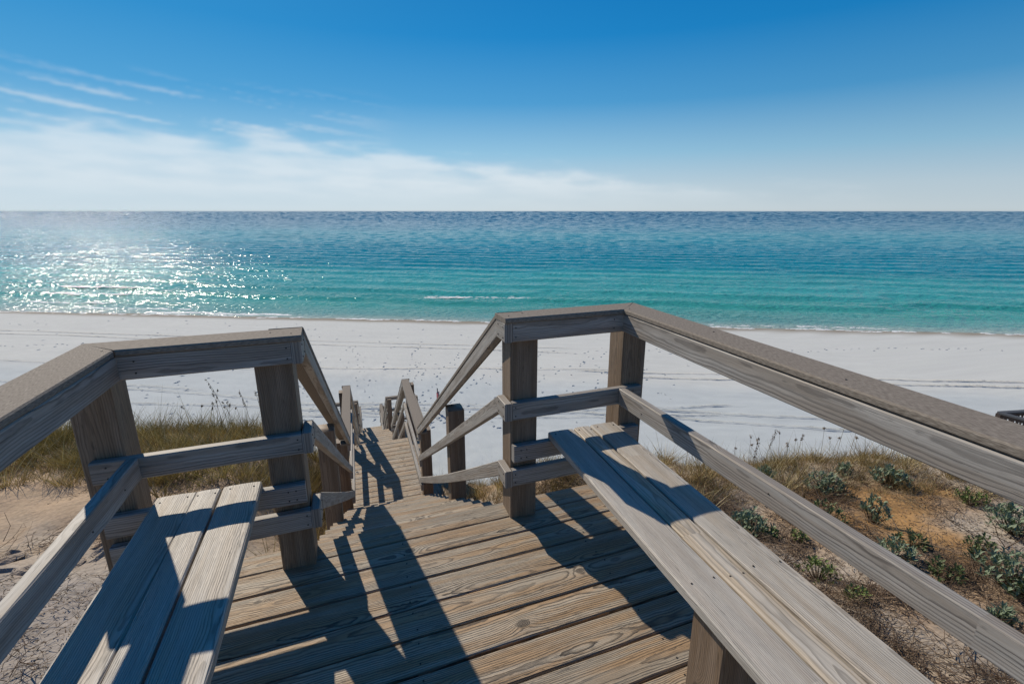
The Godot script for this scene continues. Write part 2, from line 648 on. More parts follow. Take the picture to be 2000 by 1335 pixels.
func sand_color(x: float, z: float) -> Color:
	var f := forward(x, z)
	var b := off_shore(x, z)
	var n1 := fn.get_noise_2d(x * 0.8 + 40.0, z * 0.8)
	var n2 := fn.get_noise_2d(x * 2.6 + 80.0, z * 2.6)
	var fine := fn.get_noise_2d(x * 9.0, z * 9.0)
	var c := Vector3(0.45, 0.45, 0.45)
	if f < 14.0:
		# dune sand: white, tan and rust patches
		var white := Vector3(0.42, 0.355, 0.285)
		var tan := Vector3(0.40, 0.29, 0.195)
		var rust := Vector3(0.40, 0.235, 0.10)
		c = white.lerp(tan, smooth(-0.35, 0.35, n1 + 0.4 * n2))
		if x > 1.0:
			for q in [Vector3(4.75, -2.48, 0.62), Vector3(5.25, -3.0, 0.6), Vector3(4.5, -2.85, 0.4), Vector3(4.95, -3.35, 0.35), Vector3(6.2, -3.05, 0.5)]:
				var d: float = Vector2(x - q.x, z - q.y).length() / q.z + 0.6 * n2
				c = c.lerp(rust, 0.95 * smooth(1.25, 0.35, d))
			for q in [Vector3(6.7, -3.5, 0.55), Vector3(5.5, -2.35, 0.4), Vector3(6.3, -2.45, 0.5)]:
				var d: float = Vector2(x - q.x, z - q.y).length() / q.z + 0.5 * n2
				c = c.lerp(Vector3(0.48, 0.42, 0.35), 0.9 * smooth(1.2, 0.4, d))
		else:
			c = c.lerp(Vector3(0.46, 0.345, 0.24), 0.9 * smooth(3.8, 4.4, f))
			c = c.lerp(Vector3(0.38, 0.35, 0.325), 0.8 * smooth(3.6, 2.9, f))
	if f > 5.0:
		var grey := Vector3(0.545, 0.585, 0.595)
		var pale := Vector3(0.64, 0.65, 0.625)
		var t := smooth(-23.0, -19.5, b + 1.5 * fn.get_noise_2d(along_shore(x, z) * 0.06, 2.0))
		var bc := grey.lerp(pale, t)
		bc *= 1.0 + 0.05 * fn.get_noise_2d(along_shore(x, z) * 0.05, b * 0.9) + 0.03 * n2
		# damp sand by the water
		bc = bc.lerp(Vector3(0.32, 0.285, 0.235), smooth(-2.4 + 0.9 * fn.get_noise_2d(along_shore(x, z) * 0.12, 7.0), -0.6, b))
		c = c.lerp(bc, smooth(7.0, 11.0, f))
	c *= 1.0 + 0.05 * fine
	return Color(c.x, c.y, c.z)


func steps(a: Array) -> PackedFloat32Array:       # [[to, step], ...] from the first value
	var out := PackedFloat32Array()
	var v: float = a[0]
	out.append(v)
	for k in range(1, a.size()):
		while v < a[k][0] - 1e-4:
			v = minf(v + a[k][1], a[k][0])
			out.append(v)
	return out


func make_ground() -> void:
	var xs := steps([-6000.0, [-1500.0, 900.0], [-300.0, 150.0], [-120.0, 20.0], [-40.0, 2.0], [-8.0, 0.4], [-4.5, 0.16], [10.0, 0.085], [14.0, 0.3], [40.0, 0.45], [120.0, 4.0], [300.0, 20.0], [1500.0, 150.0], [6000.0, 900.0]])
	var zs := steps([-160.0, [-100.0, 3.0], [-62.0, 1.0], [-24.0, 0.4], [-10.0, 0.25], [1.5, 0.085], [6.0, 0.4], [40.0, 3.0], [400.0, 30.0], [3000.0, 400.0]])
	var nx := xs.size()
	var nz := zs.size()
	var vs := PackedVector3Array()
	var cs := PackedColorArray()
	var uvs := PackedVector2Array()
	var ix := PackedInt32Array()
	for j in nz:
		for i in nx:
			var x := xs[i]
			var z := zs[j]
			vs.append(Vector3(x, ground(x, z), z))
			cs.append(sand_color(x, z))
			uvs.append(Vector2(x, z))
	for j in nz - 1:
		for i in nx - 1:
			var a := j * nx + i
			ix.append_array([a, a + 1, a + nx + 1, a, a + nx + 1, a + nx])
	var o := part(self, "ground", surface(vs, cs, uvs, ix), M.sand)
	o.set_meta("kind", "structure")
	say(o, "white beach sand rising to a tan and rust coloured dune", "ground")
	make_tracks(o)


func surface(vs: PackedVector3Array, cs: PackedColorArray, uvs: PackedVector2Array, ix: PackedInt32Array) -> ArrayMesh:
	var ns := PackedVector3Array()
	ns.resize(vs.size())
	for k in range(0, ix.size(), 3):
		var n := (vs[ix[k + 2]] - vs[ix[k]]).cross(vs[ix[k + 1]] - vs[ix[k]])
		for q in 3:
			ns[ix[k + q]] += n
	for k in ns.size():
		ns[k] = ns[k].normalized()
	var arr := []
	arr.resize(Mesh.ARRAY_MAX)
	arr[Mesh.ARRAY_VERTEX] = vs
	arr[Mesh.ARRAY_NORMAL] = ns
	if cs.size():
		arr[Mesh.ARRAY_COLOR] = cs
	if uvs.size():
		arr[Mesh.ARRAY_TEX_UV] = uvs
	arr[Mesh.ARRAY_INDEX] = ix
	var m := ArrayMesh.new()
	m.add_surface_from_arrays(Mesh.PRIMITIVE_TRIANGLES, arr)
	return m


# wheel ruts: low broken banks of sand pushed up on both sides of a rut
func make_tracks(g: Node3D) -> void:
	var lines := [[-34.4, -63.1, 11.8, -41.0], [-33.2, -60.8, 11.4, -39.5], [20.5, -29.4, 44.1, -19.1], [23.2, -26.8, 42.8, -18.4], [16.6, -22.7, 24.9, -18.4], [16.8, -21.1, 24.8, -16.8], [-27.1, -48.6, -15.0, -43.0], [-23.3, -41.3, -17.2, -38.6], [-13.3, -36.1, -1.9, -29.8], [-12.3, -33.5, -1.6, -28.4], [-0.3, -29.2, 13.8, -24.3], [-0.4, -28.6, 8.6, -25.5], [-0.4, -27.7, 12.3, -23.4], [-0.4, -27.1, 8.1, -24.2], [-3.5, -38.6, 10.9, -33.5]]
	for k in lines.size():
		var l: Array = lines[k]
		var a := Vector2(l[0], l[1])
		var b := Vector2(l[2], l[3])
		var run := (b - a).normalized()
		a -= run * 6.0
		b += run * 9.0
		var n := int(a.distance_to(b) / 0.2)
		var dirn := (b - a).normalized()
		var nor := Vector2(-dirn.y, dirn.x)
		var amp := 0.115 if k in [2, 3, 4, 5] else 0.085
		var prof := [[-0.17, -0.02, 0.0], [-0.115, 1.0, 0.75], [-0.08, 0.1, 0.5], [0.08, 0.1, 0.5], [0.115, 0.6, 0.75], [0.17, -0.02, 0.0]]
		var vs := PackedVector3Array()
		var cs := PackedColorArray()
		var uvs := PackedVector2Array()
		var ix := PackedInt32Array()
		for i in n + 1:
			var t := float(i) / n
			var p := a.lerp(b, t) + nor * (0.5 * fn.get_noise_2d(t * 2.2 + k * 9.0, 1.0) + 0.05 * fn.get_noise_2d(t * n * 0.2, k))
			var fade := smooth(0.0, 0.06, t) * smooth(1.0, 0.94, t) * (0.75 + 0.45 * fn.get_noise_2d(t * n * 0.03, 30.0 + k))
			for q in prof:
				var e: Vector2 = p + nor * (q[0] * (1.0 + 0.25 * fn.get_noise_2d(t * n * 0.4, q[0] * 9.0)))
				var hh: float = amp * q[1] * maxf(fade, 0.05) * (0.85 + 0.35 * fn.get_noise_2d(t * n * 0.45, 7.0 * q[0] + k))
				vs.append(Vector3(e.x, ground(e.x, e.y) + (hh if q[1] > 0.0 else -0.02), e.y))
				cs.append(sand_color(e.x, e.y))
				uvs.append(e)
		for i in n:
			for q in prof.size() - 1:
				var s := i * prof.size() + q
				ix.append_array([s, s + prof.size(), s + prof.size() + 1, s, s + prof.size() + 1, s + 1])
		# make the faces look up
		if (vs[ix[2]] - vs[ix[0]]).cross(vs[ix[1]] - vs[ix[0]]).y < 0.0:
			for i in range(0, ix.size(), 3):
				var h := ix[i + 1]
				ix[i + 1] = ix[i + 2]
				ix[i + 2] = h
		part(g, "wheel_track", surface(vs, cs, uvs, ix), M.sand)


func make_footprints() -> void:
	# hollows trodden into the sand: a little crater with a pushed-up rim
	var vs := PackedVector3Array()
	var uvs := PackedVector2Array()
	var ix := PackedInt32Array()
	var seg := 10
	for r in [[0.0, -0.004], [0.5, 0.0], [0.85, 0.9], [1.05, 0.75], [1.6, -0.15]]:
		for k in seg:
			var a := TAU * k / seg
			var w := 1.0 + 0.18 * sin(a * 2.0 + 1.0) + 0.1 * sin(a * 3.0)
			vs.append(Vector3(cos(a) * r[0] * w, r[1] * (1.0 + 0.35 * sin(a + 0.6)), sin(a) * r[0] * w * 0.6))
			uvs.append(Vector2(cos(a) * r[0], sin(a) * r[0]) * 0.3)
	for r in 4:
		for k in seg:
			var a := r * seg + k
			var b := r * seg + (k + 1) % seg
			ix.append_array([a, b + seg, b, a, a + seg, b + seg])
	if (vs[ix[20 * 3 + 2]] - vs[ix[20 * 3]]).cross(vs[ix[20 * 3 + 1]] - vs[ix[20 * 3]]).y < 0.0:
		for i in range(0, ix.size(), 3):
			var h := ix[i + 1]
			ix[i + 1] = ix[i + 2]
			ix[i + 2] = h
	var mesh := surface(vs, PackedColorArray(), uvs, ix)
	var r := RandomNumberGenerator.new()
	r.seed = 44
	var xs: Array = []
	var cs: Array = []
	# trails leading from the foot of the stairs to the water, and loose scatter
	var trails := [[3.0, -25.0, 12.0, -42.0], [2.0, -26.0, 16.0, -38.0], [1.0, -27.0, 0.0, -45.0], [4.0, -24.5, 20.0, -36.0], [2.5, -26.0, 9.0, -40.0], [0.0, -27.0, -8.0, -44.0], [3.5, -24.0, 22.0, -30.0], [2.0, -25.0, 6.0, -44.0], [-30.0, -55.0, -10.0, -48.0], [10.0, -40.0, 30.0, -33.0], [26.0, -34.0, 55.0, -26.0], [3.0, -25.0, 11.0, -36.0], [1.0, -26.0, 5.0, -38.0]]
	for t in trails:
		var a := Vector2(t[0], t[1])
		var b := Vector2(t[2], t[3])
		var n := int(a.distance_to(b) / 0.62)
		for i in n:
			var p := a.lerp(b, float(i) / n) + Vector2(r.randf_range(-0.4, 0.4), r.randf_range(-0.4, 0.4))
			p += (b - a).orthogonal().normalized() * 1.2 * fn.get_noise_2d(i * 0.05, t[0] + t[2])
			add_print(xs, cs, p, r, (b - a).angle())
	for i in 240:
		var p := Vector2(r.randf_range(-14.0, 22.0), r.randf_range(-42.0, -22.0))
		if off_shore(p.x, p.y) < -16.0 and forward(p.x, p.y) > 19.0:
			add_print(xs, cs, p, r, r.randf() * TAU)
	for i in 120:
		var s := r.randf_range(-58.0, 38.0)
		var b := r.randf_range(-19.0, -3.0)
		var p := Vector2(0.7, -58.5) + Vector2(0.910, 0.414) * s + Vector2(0.414, -0.910) * b
		add_print(xs, cs, p, r, r.randf() * TAU)
	for i in 60:
		var p := Vector2(r.randf_range(-4.6, -2.1), r.randf_range(-4.9, -3.3))
		if forward(p.x, p.y) < 3.9 and forward(p.x, p.y) > 2.6:
			add_print(xs, cs, p, r, r.randf() * TAU)
	say(multi(self, "footprints", mesh, M.sand, xs, cs), "footprints trodden into the white beach sand", "footprints")


func add_print(xs: Array, cs: Array, p: Vector2, r: RandomNumberGenerator, turn: float) -> void:
	var s := r.randf_range(0.055, 0.105)
	var b := Basis(Vector3.UP, -turn + r.randf_range(-0.4, 0.4)) * Basis.from_scale(Vector3(s, r.randf_range(0.018, 0.036), s))
	xs.append(Transform3D(b, Vector3(p.x, ground(p.x, p.y) + 0.004, p.y)))
	cs.append(sand_color(p.x, p.y))


# ---------------------------------------------------------------- sea
func make_sea() -> void:
	var bs := PackedFloat32Array()
	var v := -4.0
	while v < 60000.0:
		bs.append(v)
		v += 0.45 if v < 70.0 else 0.45 + (v - 70.0) * 0.02
	bs.append(60000.0)
	var nc := 700
	var rs := RandomNumberGenerator.new()
	rs.seed = 5
	var vs := PackedVector3Array()
	var cs := PackedColorArray()
	var uvs := PackedVector2Array()
	var ix := PackedInt32Array()
	var t2 := Vector2(0.910, 0.414)
	var n2 := Vector2(0.414, -0.910)
	var o2 := Vector2(0.7, -58.5)
	var row := 0
	for b in bs:
		row += 1
		for k in nc:
			var s := (float(k) / (nc - 1) - 0.5) * 2.0
			s = s / 0.9 if absf(s) <= 0.9 else signf(s) * (1.0 + (absf(s) - 0.9) * 25.0)
			var a := s * (80.0 + maxf(b, 0.0) * 1.45) + 8.0
			var p := o2 + t2 * a + n2 * b
			var amp := smooth(0.0, 14.0, b) * smooth(3000.0, 250.0, b)
			var w := fn.get_noise_2d(a * 0.035, 3.0)
			var y := 0.10 * sin(TAU * (b / 7.3 + 0.7 * w) + 0.6) + 0.05 * sin(TAU * (b / 4.1 + a / 60.0) + 2.0 * w)
			y += 0.07 * fn.get_noise_2d(a * 0.16, b * 0.42) + 0.05 * fn.get_noise_2d(a * 0.5 + 8.0, b * 0.9)
			# chop: facets lean to and fro, so that far water is seen by its near faces
			y = y * amp + fn.get_noise_2d(k * 0.16, row * 13.7) * lerpf(0.0013, 0.0036, smooth(150.0, 900.0, b)) * minf(b, 4000.0) * smooth(12.0, 110.0, b) * smooth(14000.0, 5000.0, b)
			vs.append(Vector3(p.x, SEA_Y + y, p.y))
			cs.append(sea_color(a, b))
			uvs.append(Vector2(a / 30.0 + 0.25 * fn.get_noise_2d(a * 0.02, b * 0.02), b / 20.0 + 0.25 * fn.get_noise_2d(a * 0.02 + 50.0, b * 0.02)))
	for j in bs.size() - 1:
		for k in nc - 1:
			var q := j * nc + k
			ix.append_array([q, q + nc, q + nc + 1, q, q + nc + 1, q + 1])
	if (vs[ix[2]] - vs[ix[0]]).cross(vs[ix[1]] - vs[ix[0]]).y < 0.0:
		for i in range(0, ix.size(), 3):
			var h := ix[i + 1]
			ix[i + 1] = ix[i + 2]
			ix[i + 2] = h
	var o := part(self, "sea", surface(vs, cs, uvs, ix), M.sea)
	o.set_meta("kind", "structure")
	say(o, "turquoise sea with sun glitter on the left, deep blue far out", "sea")


func sea_color(a: float, b: float) -> Color:
	var stops := [[-4.0, Vector3(0.40, 0.40, 0.34)], [0.4, Vector3(0.30, 0.37, 0.32)], [3.0, Vector3(0.11, 0.28, 0.25)], [10.0, Vector3(0.05, 0.30, 0.25)], [16.0, Vector3(0.035, 0.27, 0.235)], [24.0, Vector3(0.05, 0.315, 0.295)], [44.0, Vector3(0.04, 0.305, 0.305)], [56.0, Vector3(0.008, 0.215, 0.26)], [75.0, Vector3(0.004, 0.20, 0.255)], [110.0, Vector3(0.004, 0.195, 0.26)], [150.0, Vector3(0.005, 0.22, 0.275)], [230.0, Vector3(0.006, 0.225, 0.275)], [280.0, Vector3(0.004, 0.165, 0.235)], [420.0, Vector3(0.003, 0.105, 0.19)], [700.0, Vector3(0.002, 0.065, 0.145)], [1500.0, Vector3(0.002, 0.045, 0.11)], [60000.0, Vector3(0.002, 0.035, 0.095)]]
	# the sand bars lie in uneven bands along the shore
	var bb := b * (1.0 + 0.12 * fn.get_noise_2d(a * 0.008, b * 0.012)) + minf(b, 30.0) * 0.25 * fn.get_noise_2d(a * 0.03, 70.0)
	bb = maxf(bb, -4.0)
	var c: Vector3 = stops[-1][1]
	for k in stops.size() - 1:
		if bb >= stops[k][0] and bb <= stops[k + 1][0]:
			c = stops[k][1].lerp(stops[k + 1][1], (bb - stops[k][0]) / (stops[k + 1][0] - stops[k][0]))
			break
	var m := fn.get_noise_2d(a * 0.012 + 5.0, b * 0.035)
	c *= 1.0 + 0.16 * m + 0.10 * fn.get_noise_2d(a * 0.05, b * 0.16)
	return Color(c.x, c.y, c.z)


func make_foam() -> void:
	# thin wash at the water's edge and a few small breakers
	var t2 := Vector2(0.910, 0.414)
	var n2 := Vector2(0.414, -0.910)
	var o2 := Vector2(0.7, -58.5)
	var patch := PackedVector3Array()
	var pix := PackedInt32Array()
	patch.append(Vector3(0, 1, 0))
	for k in 9:
		var an := TAU * k / 9.0
		var w := 1.0 + 0.35 * sin(an * 3.0 + 0.5) + 0.2 * sin(an * 5.0)
		patch.append(Vector3(cos(an) * w, 0.0, sin(an) * w))
	for k in 9:
		pix.append_array([0, 1 + k, 1 + (k + 1) % 9])
	if (patch[pix[2]] - patch[pix[0]]).cross(patch[pix[1]] - patch[pix[0]]).y < 0.0:
		for i in range(0, pix.size(), 3):
			var h := pix[i + 1]
			pix[i + 1] = pix[i + 2]
			pix[i + 2] = h
	var mesh := surface(patch, PackedColorArray(), PackedVector2Array(), pix)
	var r := RandomNumberGenerator.new()
	r.seed = 91
	var xs: Array = []
	var lines := [[-75.0, 75.0, -0.15, 1250, 0.11, 0.3]]   # from, to along the shore, offshore, count, size, spread
	for l in [[-58.0, -42.0, 13.0, 260, 0.22, 0.5], [-60.0, -46.0, 19.5, 200, 0.2, 0.5], [-40.0, -24.0, 3.2, 160, 0.16, 0.35], [-28.0, -8.0, 1.3, 240, 0.16, 0.4], [4.0, 24.0, 15.5, 240, 0.16, 0.9], [40.0, 60.0, 1.3, 90, 0.11, 0.4], [22.0, 32.0, 0.8, 50, 0.11, 0.3], [-50.0, -38.0, 6.0, 120, 0.15, 0.4]]:
		lines.append(l)
	for l in lines:
		for i in l[3]:
			var a := r.randf_range(l[0], l[1])
			var gate := fn.get_noise_2d(a * 0.22, l[2] * 3.0)
			if gate < -0.12 and l[3] > 1000 or gate < -0.3:
				continue
			var b: float = l[2] + 0.9 * fn.get_noise_2d(a * 0.12, 7.0 + l[2]) + r.randfn(0.0, l[5] * 0.5)
			var p := o2 + t2 * a + n2 * b
			var s: float = l[4] * r.randf_range(0.4, 1.5)
			var y := maxf(ground(p.x, p.y), SEA_Y + 0.05 * smooth(0.0, 14.0, b))
			xs.append(Transform3D(Basis(Vector3.UP, r.randf_range(-0.3, 0.3) - 0.43) * Basis.from_scale(Vector3(s * 2.2, 0.03 + 0.05 * s, s * 0.7)), Vector3(p.x, y, p.y)))
	say(multi(self, "sea_foam", mesh, M.foam, xs), "white foam along the water line and on small breakers", "foam")


# ---------------------------------------------------------------- deck
func make_deck() -> void:
	var t := thing("viewing_deck", "weathered wooden deck floor of wide boards at the head of the stairs", "deck", Vector3(0.24, -0.04, -0.7))
	var z := -2.243
	var k := 0
	var heads: Array = []
	while z < 1.3:
		var wdt := 0.135 if k < 2 else 0.1405
		var gap := 0.0025 if k == 0 else rng.randf_range(0.006, 0.0085)
		if k == 5:
			gap = 0.013
		var zc := z + wdt / 2.0
		var dy := rng.randf_range(-0.0015, 0.0015)
		var bm := beam(t, "deck_board", R(-1.02, -0.019 + dy, zc), R(1.50, -0.019 + dy, zc), 0.038, wdt, deck_m[[3, 0, 1, 4, 5, 2, 0, 3, 1, 5, 4][k % 11]], {"seg": 14, "cup": 0.0035, "ease": 0.005, "rag": 0.0016, "u": fmod(0.173 * k, 0.03), "v": 0.0})
		for x in [-0.72, 0.14, 1.0]:
			for e in [-0.042, 0.042]:
				heads.append(R(x + rng.randf_range(-0.012, 0.012), 0.0005 + dy, zc + e))
		z += wdt + gap
		k += 1
	screws(t, heads)
	for x in [-0.72, -0.05, 0.58, 1.18]:
		beam(t, "joist", R(x, -0.135, -2.2), R(x, -0.135, 1.2), 0.19, 0.038, brown_m[0])
	beam(t, "rim_joist", R(-0.98, -0.135, -2.222), R(1.46, -0.135, -2.222), 0.19, 0.038, brown_m[1])


func post(t: Node3D, x: float, z: float, y0: float, y1: float, k: int, o := {}) -> MeshInstance3D:
	# a square post: board stood on end, grain running up
	var op := {"ease": 0.006, "u": 0.13 * k, "v": 0.37 * k, "seg": 1}
	op.merge(o, true)
	return beam(t, "post", Vector3(x, y0, z), Vector3(x, y1, z), 0.14, 0.14, brown_m[k % 2], op)


func make_railings() -> void:
	var cap_top := 1.08
	for side in [-1, 1]:
		var right: bool = side == 1
		var t := thing("deck_railing", "wooden deck railing with composite cap, right of the stair opening" if right else "wooden deck railing with composite cap, left of the stair opening", "railing", Vector3(0.8 if right else -0.5, 0, -2.1), "railings round the deck")
		var xp := 0.77 if right else -0.315           # post beside the stairs
		var xc := 1.393 if right else -0.925           # corner post
		var xe := 0.656 if right else -0.200           # outer face of the end blocks, at the stair opening
		var xi := 1.285 if right else -0.803           # inner face of the side rails
		var zf := -2.04
		var d := float(side)
		var p1 := post(t, xp, R(xp, 0, -2.152).z, -1.6, 1.052, 0 + side + 1)
		var p2 := post(t, xc, R(xc, 0, -2.152).z, -1.9, 1.052, 1)
		if right:
			p2.rotation.y += 0.02
		# cross rails: end block, then the rail up to the corner
		var rows := [[1.0095, 0.091, xi + d * 0.02], [0.6155, 0.089, xc + d * 0.03], [0.256, 0.089, xc + d * 0.03]]
		for q in rows:
			var zc := zf - 0.019
			var name_ := "top_rail" if q[0] > 0.9 else "mid_rail" if q[0] > 0.5 else "lower_rail"
			beam(t, name_, R(xe + d * 0.040, q[0], zc), R(q[2], q[0], zc), q[1], 0.038, rail_m[(2 if right else 1) if q[0] > 0.9 else 3 if q[0] > 0.5 else 0], {"seg": 6, "rag": 0.001, "u": 0.31 * q[0], "v": 0.5 * q[0]})
			# the block that closes the rail's end and takes the stair rail
			beam(t, "end_block", R(xe + d * 0.019, q[0], zf - 0.001), R(xe + d * 0.019, q[0], zf - 0.128), q[1] + 0.002, 0.038, rail_m[0], {"u": 0.5, "v": 0.2})
		# rail that carries the bench
		beam(t, "bench_rail", R(xp - d * 0.067, 0.386, zf - 0.019), R(xc + d * 0.03, 0.386, zf - 0.019), 0.089, 0.038, rail_m[1], {"u": 0.2, "v": 0.6})
		# side rails towards the viewer
		var zs := R(xi, 0, zf).z
		beam(t, "top_rail", Vector3(xi + d * 0.019, 1.0095, zs + 0.0), Vector3(xi + d * 0.019 - 0.004, 1.0095, 1.0), 0.091, 0.038, rail_m[3 if right else 1], {"seg": 12, "rag": 0.0012, "u": 0.05, "v": 0.52 if right else 0.1, "bow": -0.004})
		beam(t, "mid_rail", Vector3(xi + d * 0.019, 0.6165, zs + 0.003), Vector3(xi + d * 0.019, 0.617, 1.0), 0.089, 0.040, rail_m[1 if right else 2], {"seg": 12, "rag": 0.0015, "u": 0.4, "v": 0.33 if right else 0.8, "bow": 0.006})
		for zz in [-0.28, 1.0]:
			if zz < 0.5:
				continue
			post(t, xc, zz, -1.2, 1.052, 1)
		# composite caps, mitred at the corner
		var cx := xi + d * 0.072
		var cz := R(cx, 0, -2.105).z
		var far := R(cx, 0, -2.105)
		var cy := cap_top - 0.0125
		var ea := R(xe - d * 0.002, cy, -2.105)
		var eb := Vector3(far.x, cy, far.z)
		if right:
			beam(t, "rail_cap", ea, eb, 0.025, 0.150, M.cap, {"ease": 0.005, "m1": -1.0 * d, "tex": 1.2})
		else:
			beam(t, "rail_cap", eb, ea, 0.025, 0.150, M.cap, {"ease": 0.005, "m0": -1.0 * d, "tex": 1.2})
		# the side cap: runs along +z; its local z axis points to the left (-x)
		beam(t, "rail_cap", Vector3(far.x, cy, far.z + 0.003), Vector3(far.x, cy, 1.05), 0.025, 0.150, M.cap, {"ease": 0.005, "m0": 1.0 * d, "tex": 1.2})
		# screws
		var sc: Array = []
		for q in rows:
			for e in [-0.022, 0.022]:
				sc.append(R(xe + d * 0.055, q[0] + e, zf + 0.0005))
				sc.append(R(xi - d * 0.05 if q[0] > 0.9 else xc - d * 0.02, q[0] + e, zf + 0.0005))
		for e in [-0.022, 0.02]:
			sc.append(R(xp, 0.386 + e, zf + 0.0005))
			sc.append(R(xp - d * 0.03, 0.386 + e, zf + 0.0005))
		screws(t, sc, Vector3(0, 0, 1))
		var sd: Array = []
		for q in rows:
			for e in [-0.025, 0.025]:
				for zz in [-0.025, -0.10]:
					sd.append(R(xe - d * 0.0008, q[0] + e, zf + zz))
		for zz in [-1.86, -1.62, -1.1]:
			sd.append(Vector3(xi - d * 0.0008, 0.61 + rng.randf_range(-0.02, 0.02), zz))
		screws(t, sd, Vector3(-d, 0, 0))
		var sg: Array = []
		for p in [Vector3(far.x - d * 0.04, cap_top, far.z + 0.07), Vector3(far.x + d * 0.02, cap_top, far.z + 0.6), Vector3(xp, cap_top, R(xp, 0, -2.12).z), Vector3(xp - d * 0.08, cap_top, R(xp, 0, -2.08).z), Vector3(far.x - d * 0.02, cap_top, -0.95)]:
			sg.append(p)
		screws(t, sg)


func make_benches() -> void:
	for right in [false, true]:
		var t := thing("wooden_bench", "slatted wooden bench seat along the railing right of the stairs" if right else "slatted wooden bench seat along the railing left of the stairs", "bench", Vector3(1.07, 0, -1.0) if right else Vector3(-0.59, 0, -1.0), "benches on the deck")
		var top := 0.468 if right else 0.462
		var y := top - 0.019
		# three boards, wide, narrow, wide: [x near, x far end, width, material, far end z]
		var rows: Array = []
		if right:
			rows = [[0.930, 0.966, 0.138, 0, -2.086], [1.048, 1.086, 0.088, 1, -2.090], [1.175, 1.208, 0.140, 2, -2.094]]
		else:
			rows = [[-0.712, -0.717, 0.140, 2, -2.044], [-0.592, -0.607, 0.088, 0, -2.044], [-0.470, -0.484, 0.142, 2, -2.050]]
		var sc: Array = []
		for q in rows:
			var a := Vector3(q[1], y, q[4])
			var b := Vector3(lerpf(q[1], q[0], 2.9 / 1.5), y, 0.80)
			beam(t, "seat_board", a, b, 0.038, q[2], bench_m[q[3]], {"seg": 20, "cup": 0.0025, "ease": 0.005, "rag": 0.0016, "u": 0.02 + 0.21 * (q[3] + (2 if right else 0)), "v": 0.0, "bow": rng.randf_range(-0.003, 0.003)})
			for zz in [q[4] + 0.035, -0.98, -0.30]:
				for e in [-0.3, 0.32]:
					var xx: float = lerpf(a.x, b.x, (zz - a.z) / (b.z - a.z)) + e * q[2]
					sc.append(Vector3(xx + rng.randf_range(-0.006, 0.006), top + 0.0008, zz + rng.randf_range(-0.01, 0.01)))
		screws(t, sc)
		# legs and bearers under the seat
		var lx := 0.99 if right else -0.555
		for zz in [-0.92, 0.4]:
			beam(t, "leg", Vector3(lx, 0.001, zz), Vector3(lx, y - 0.02, zz), 0.14, 0.14, brown_m[0], {"ease": 0.006, "u": 0.42, "v": 0.35})
			var bx := [lx - 0.06, 1.28] if right else [-0.80, lx + 0.06]
			beam(t, "bearer", Vector3(bx[0] + (0.2 if right else 0.0), y - 0.065, zz + 0.09), Vector3(bx[1] - (0.0 if right else 0.2), y - 0.065, zz + 0.09), 0.089, 0.038, rail_m[0])


# ---------------------------------------------------------------- stairs
func flight(called: String, label: String, z0: float, y0: float, z1: float, y1: float, n_rise: int, posts: Array, head_blocks: bool) -> void:
	var t := thing(called, label, "staircase", S(0.23, y0, z0))
	var rise := (y0 - y1) / n_rise
	var n := n_rise - 1
	var run := (z0 - z1) / n
	var xl := -0.30
	var xr := 0.80
	for k in n:
		var y := y0 - rise * (k + 1)
		var zb := z0 - run * k
		for q in 2:
			var zc := zb - 0.066 - q * 0.143 + 0.012
			beam(t, "tread", S(xl + rng.randf_range(-0.006, 0.006), y - 0.019, zc), S(xr + rng.randf_range(-0.006, 0.006), y - 0.019, zc), 0.038, 0.138, deck_m[(k * 2 + q * 3) % 6], {"seg": 3, "cup": 0.002, "u": rng.randf_range(0.0, 0.5)})
	for x in [xl + 0.045, (xl + xr) / 2.0, xr - 0.045]:
		beam(t, "stringer", S(x, y0 - 0.22, z0 - 0.02), S(x, y1 - 0.20, z1 + 0.02), 0.22, 0.038, brown_m[0], {"plumb": true})
	# rails on both sides, plumb cut; the inner faces stand on one line with the landing rails
	for right in [false, true]:
		var x := 0.675 if right else -0.219
		var d := 1.0 if right else -1.0
		var za := z0 + 0.07 if head_blocks else z0 - 0.02
		var zb2 := z1 - 0.12
		for q in [[1.0095, "handrail", 2], [0.6155, "mid_rail", 0], [0.256, "lower_rail", 3]]:
			var a := S(x, y0 + q[0], za)
			var b := S(x, y1 + q[0] + 0.03, zb2)
			if q[1] == "lower_rail" and head_blocks:
				b.y += 0.035 if right else 0.01
			beam(t, q[1], a, b, 0.089 * 0.86, 0.038, rail_m[q[2]], {"plumb": true, "seg": 10, "bow": (-0.022 if right else -0.008) if q[1] == "lower_rail" else -0.004, "u": 0.1 * q[0], "v": q[0]})
		var ca := S(x + d * 0.046, y0 + 1.0675, za + 0.0)
		var cb := S(x + d * 0.046, y1 + 1.0975, zb2)
		beam(t, "handrail_cap", ca, cb, 0.025, 0.136, M.cap, {"plumb": true, "tex": 1.2})
		for zz in posts:
			var zp: float = zz + (0.03 if right else -0.10)
			var fy := y0 - (z0 - zp) / (z0 - z1) * (y0 - y1)
			var pc := S(x + d * 0.090, 0, zp)
			var pt := beam(t, "post", Vector3(pc.x, fy - 2.2, pc.z), Vector3(pc.x, fy + 0.94, pc.z), 0.14, 0.14, brown_m[0 if right else 1], {"ease": 0.007, "u": 0.2 * absf(zz), "v": 0.4})
			post_top(t, Vector3(pc.x, fy + 0.94, pc.z), brown_m[0])


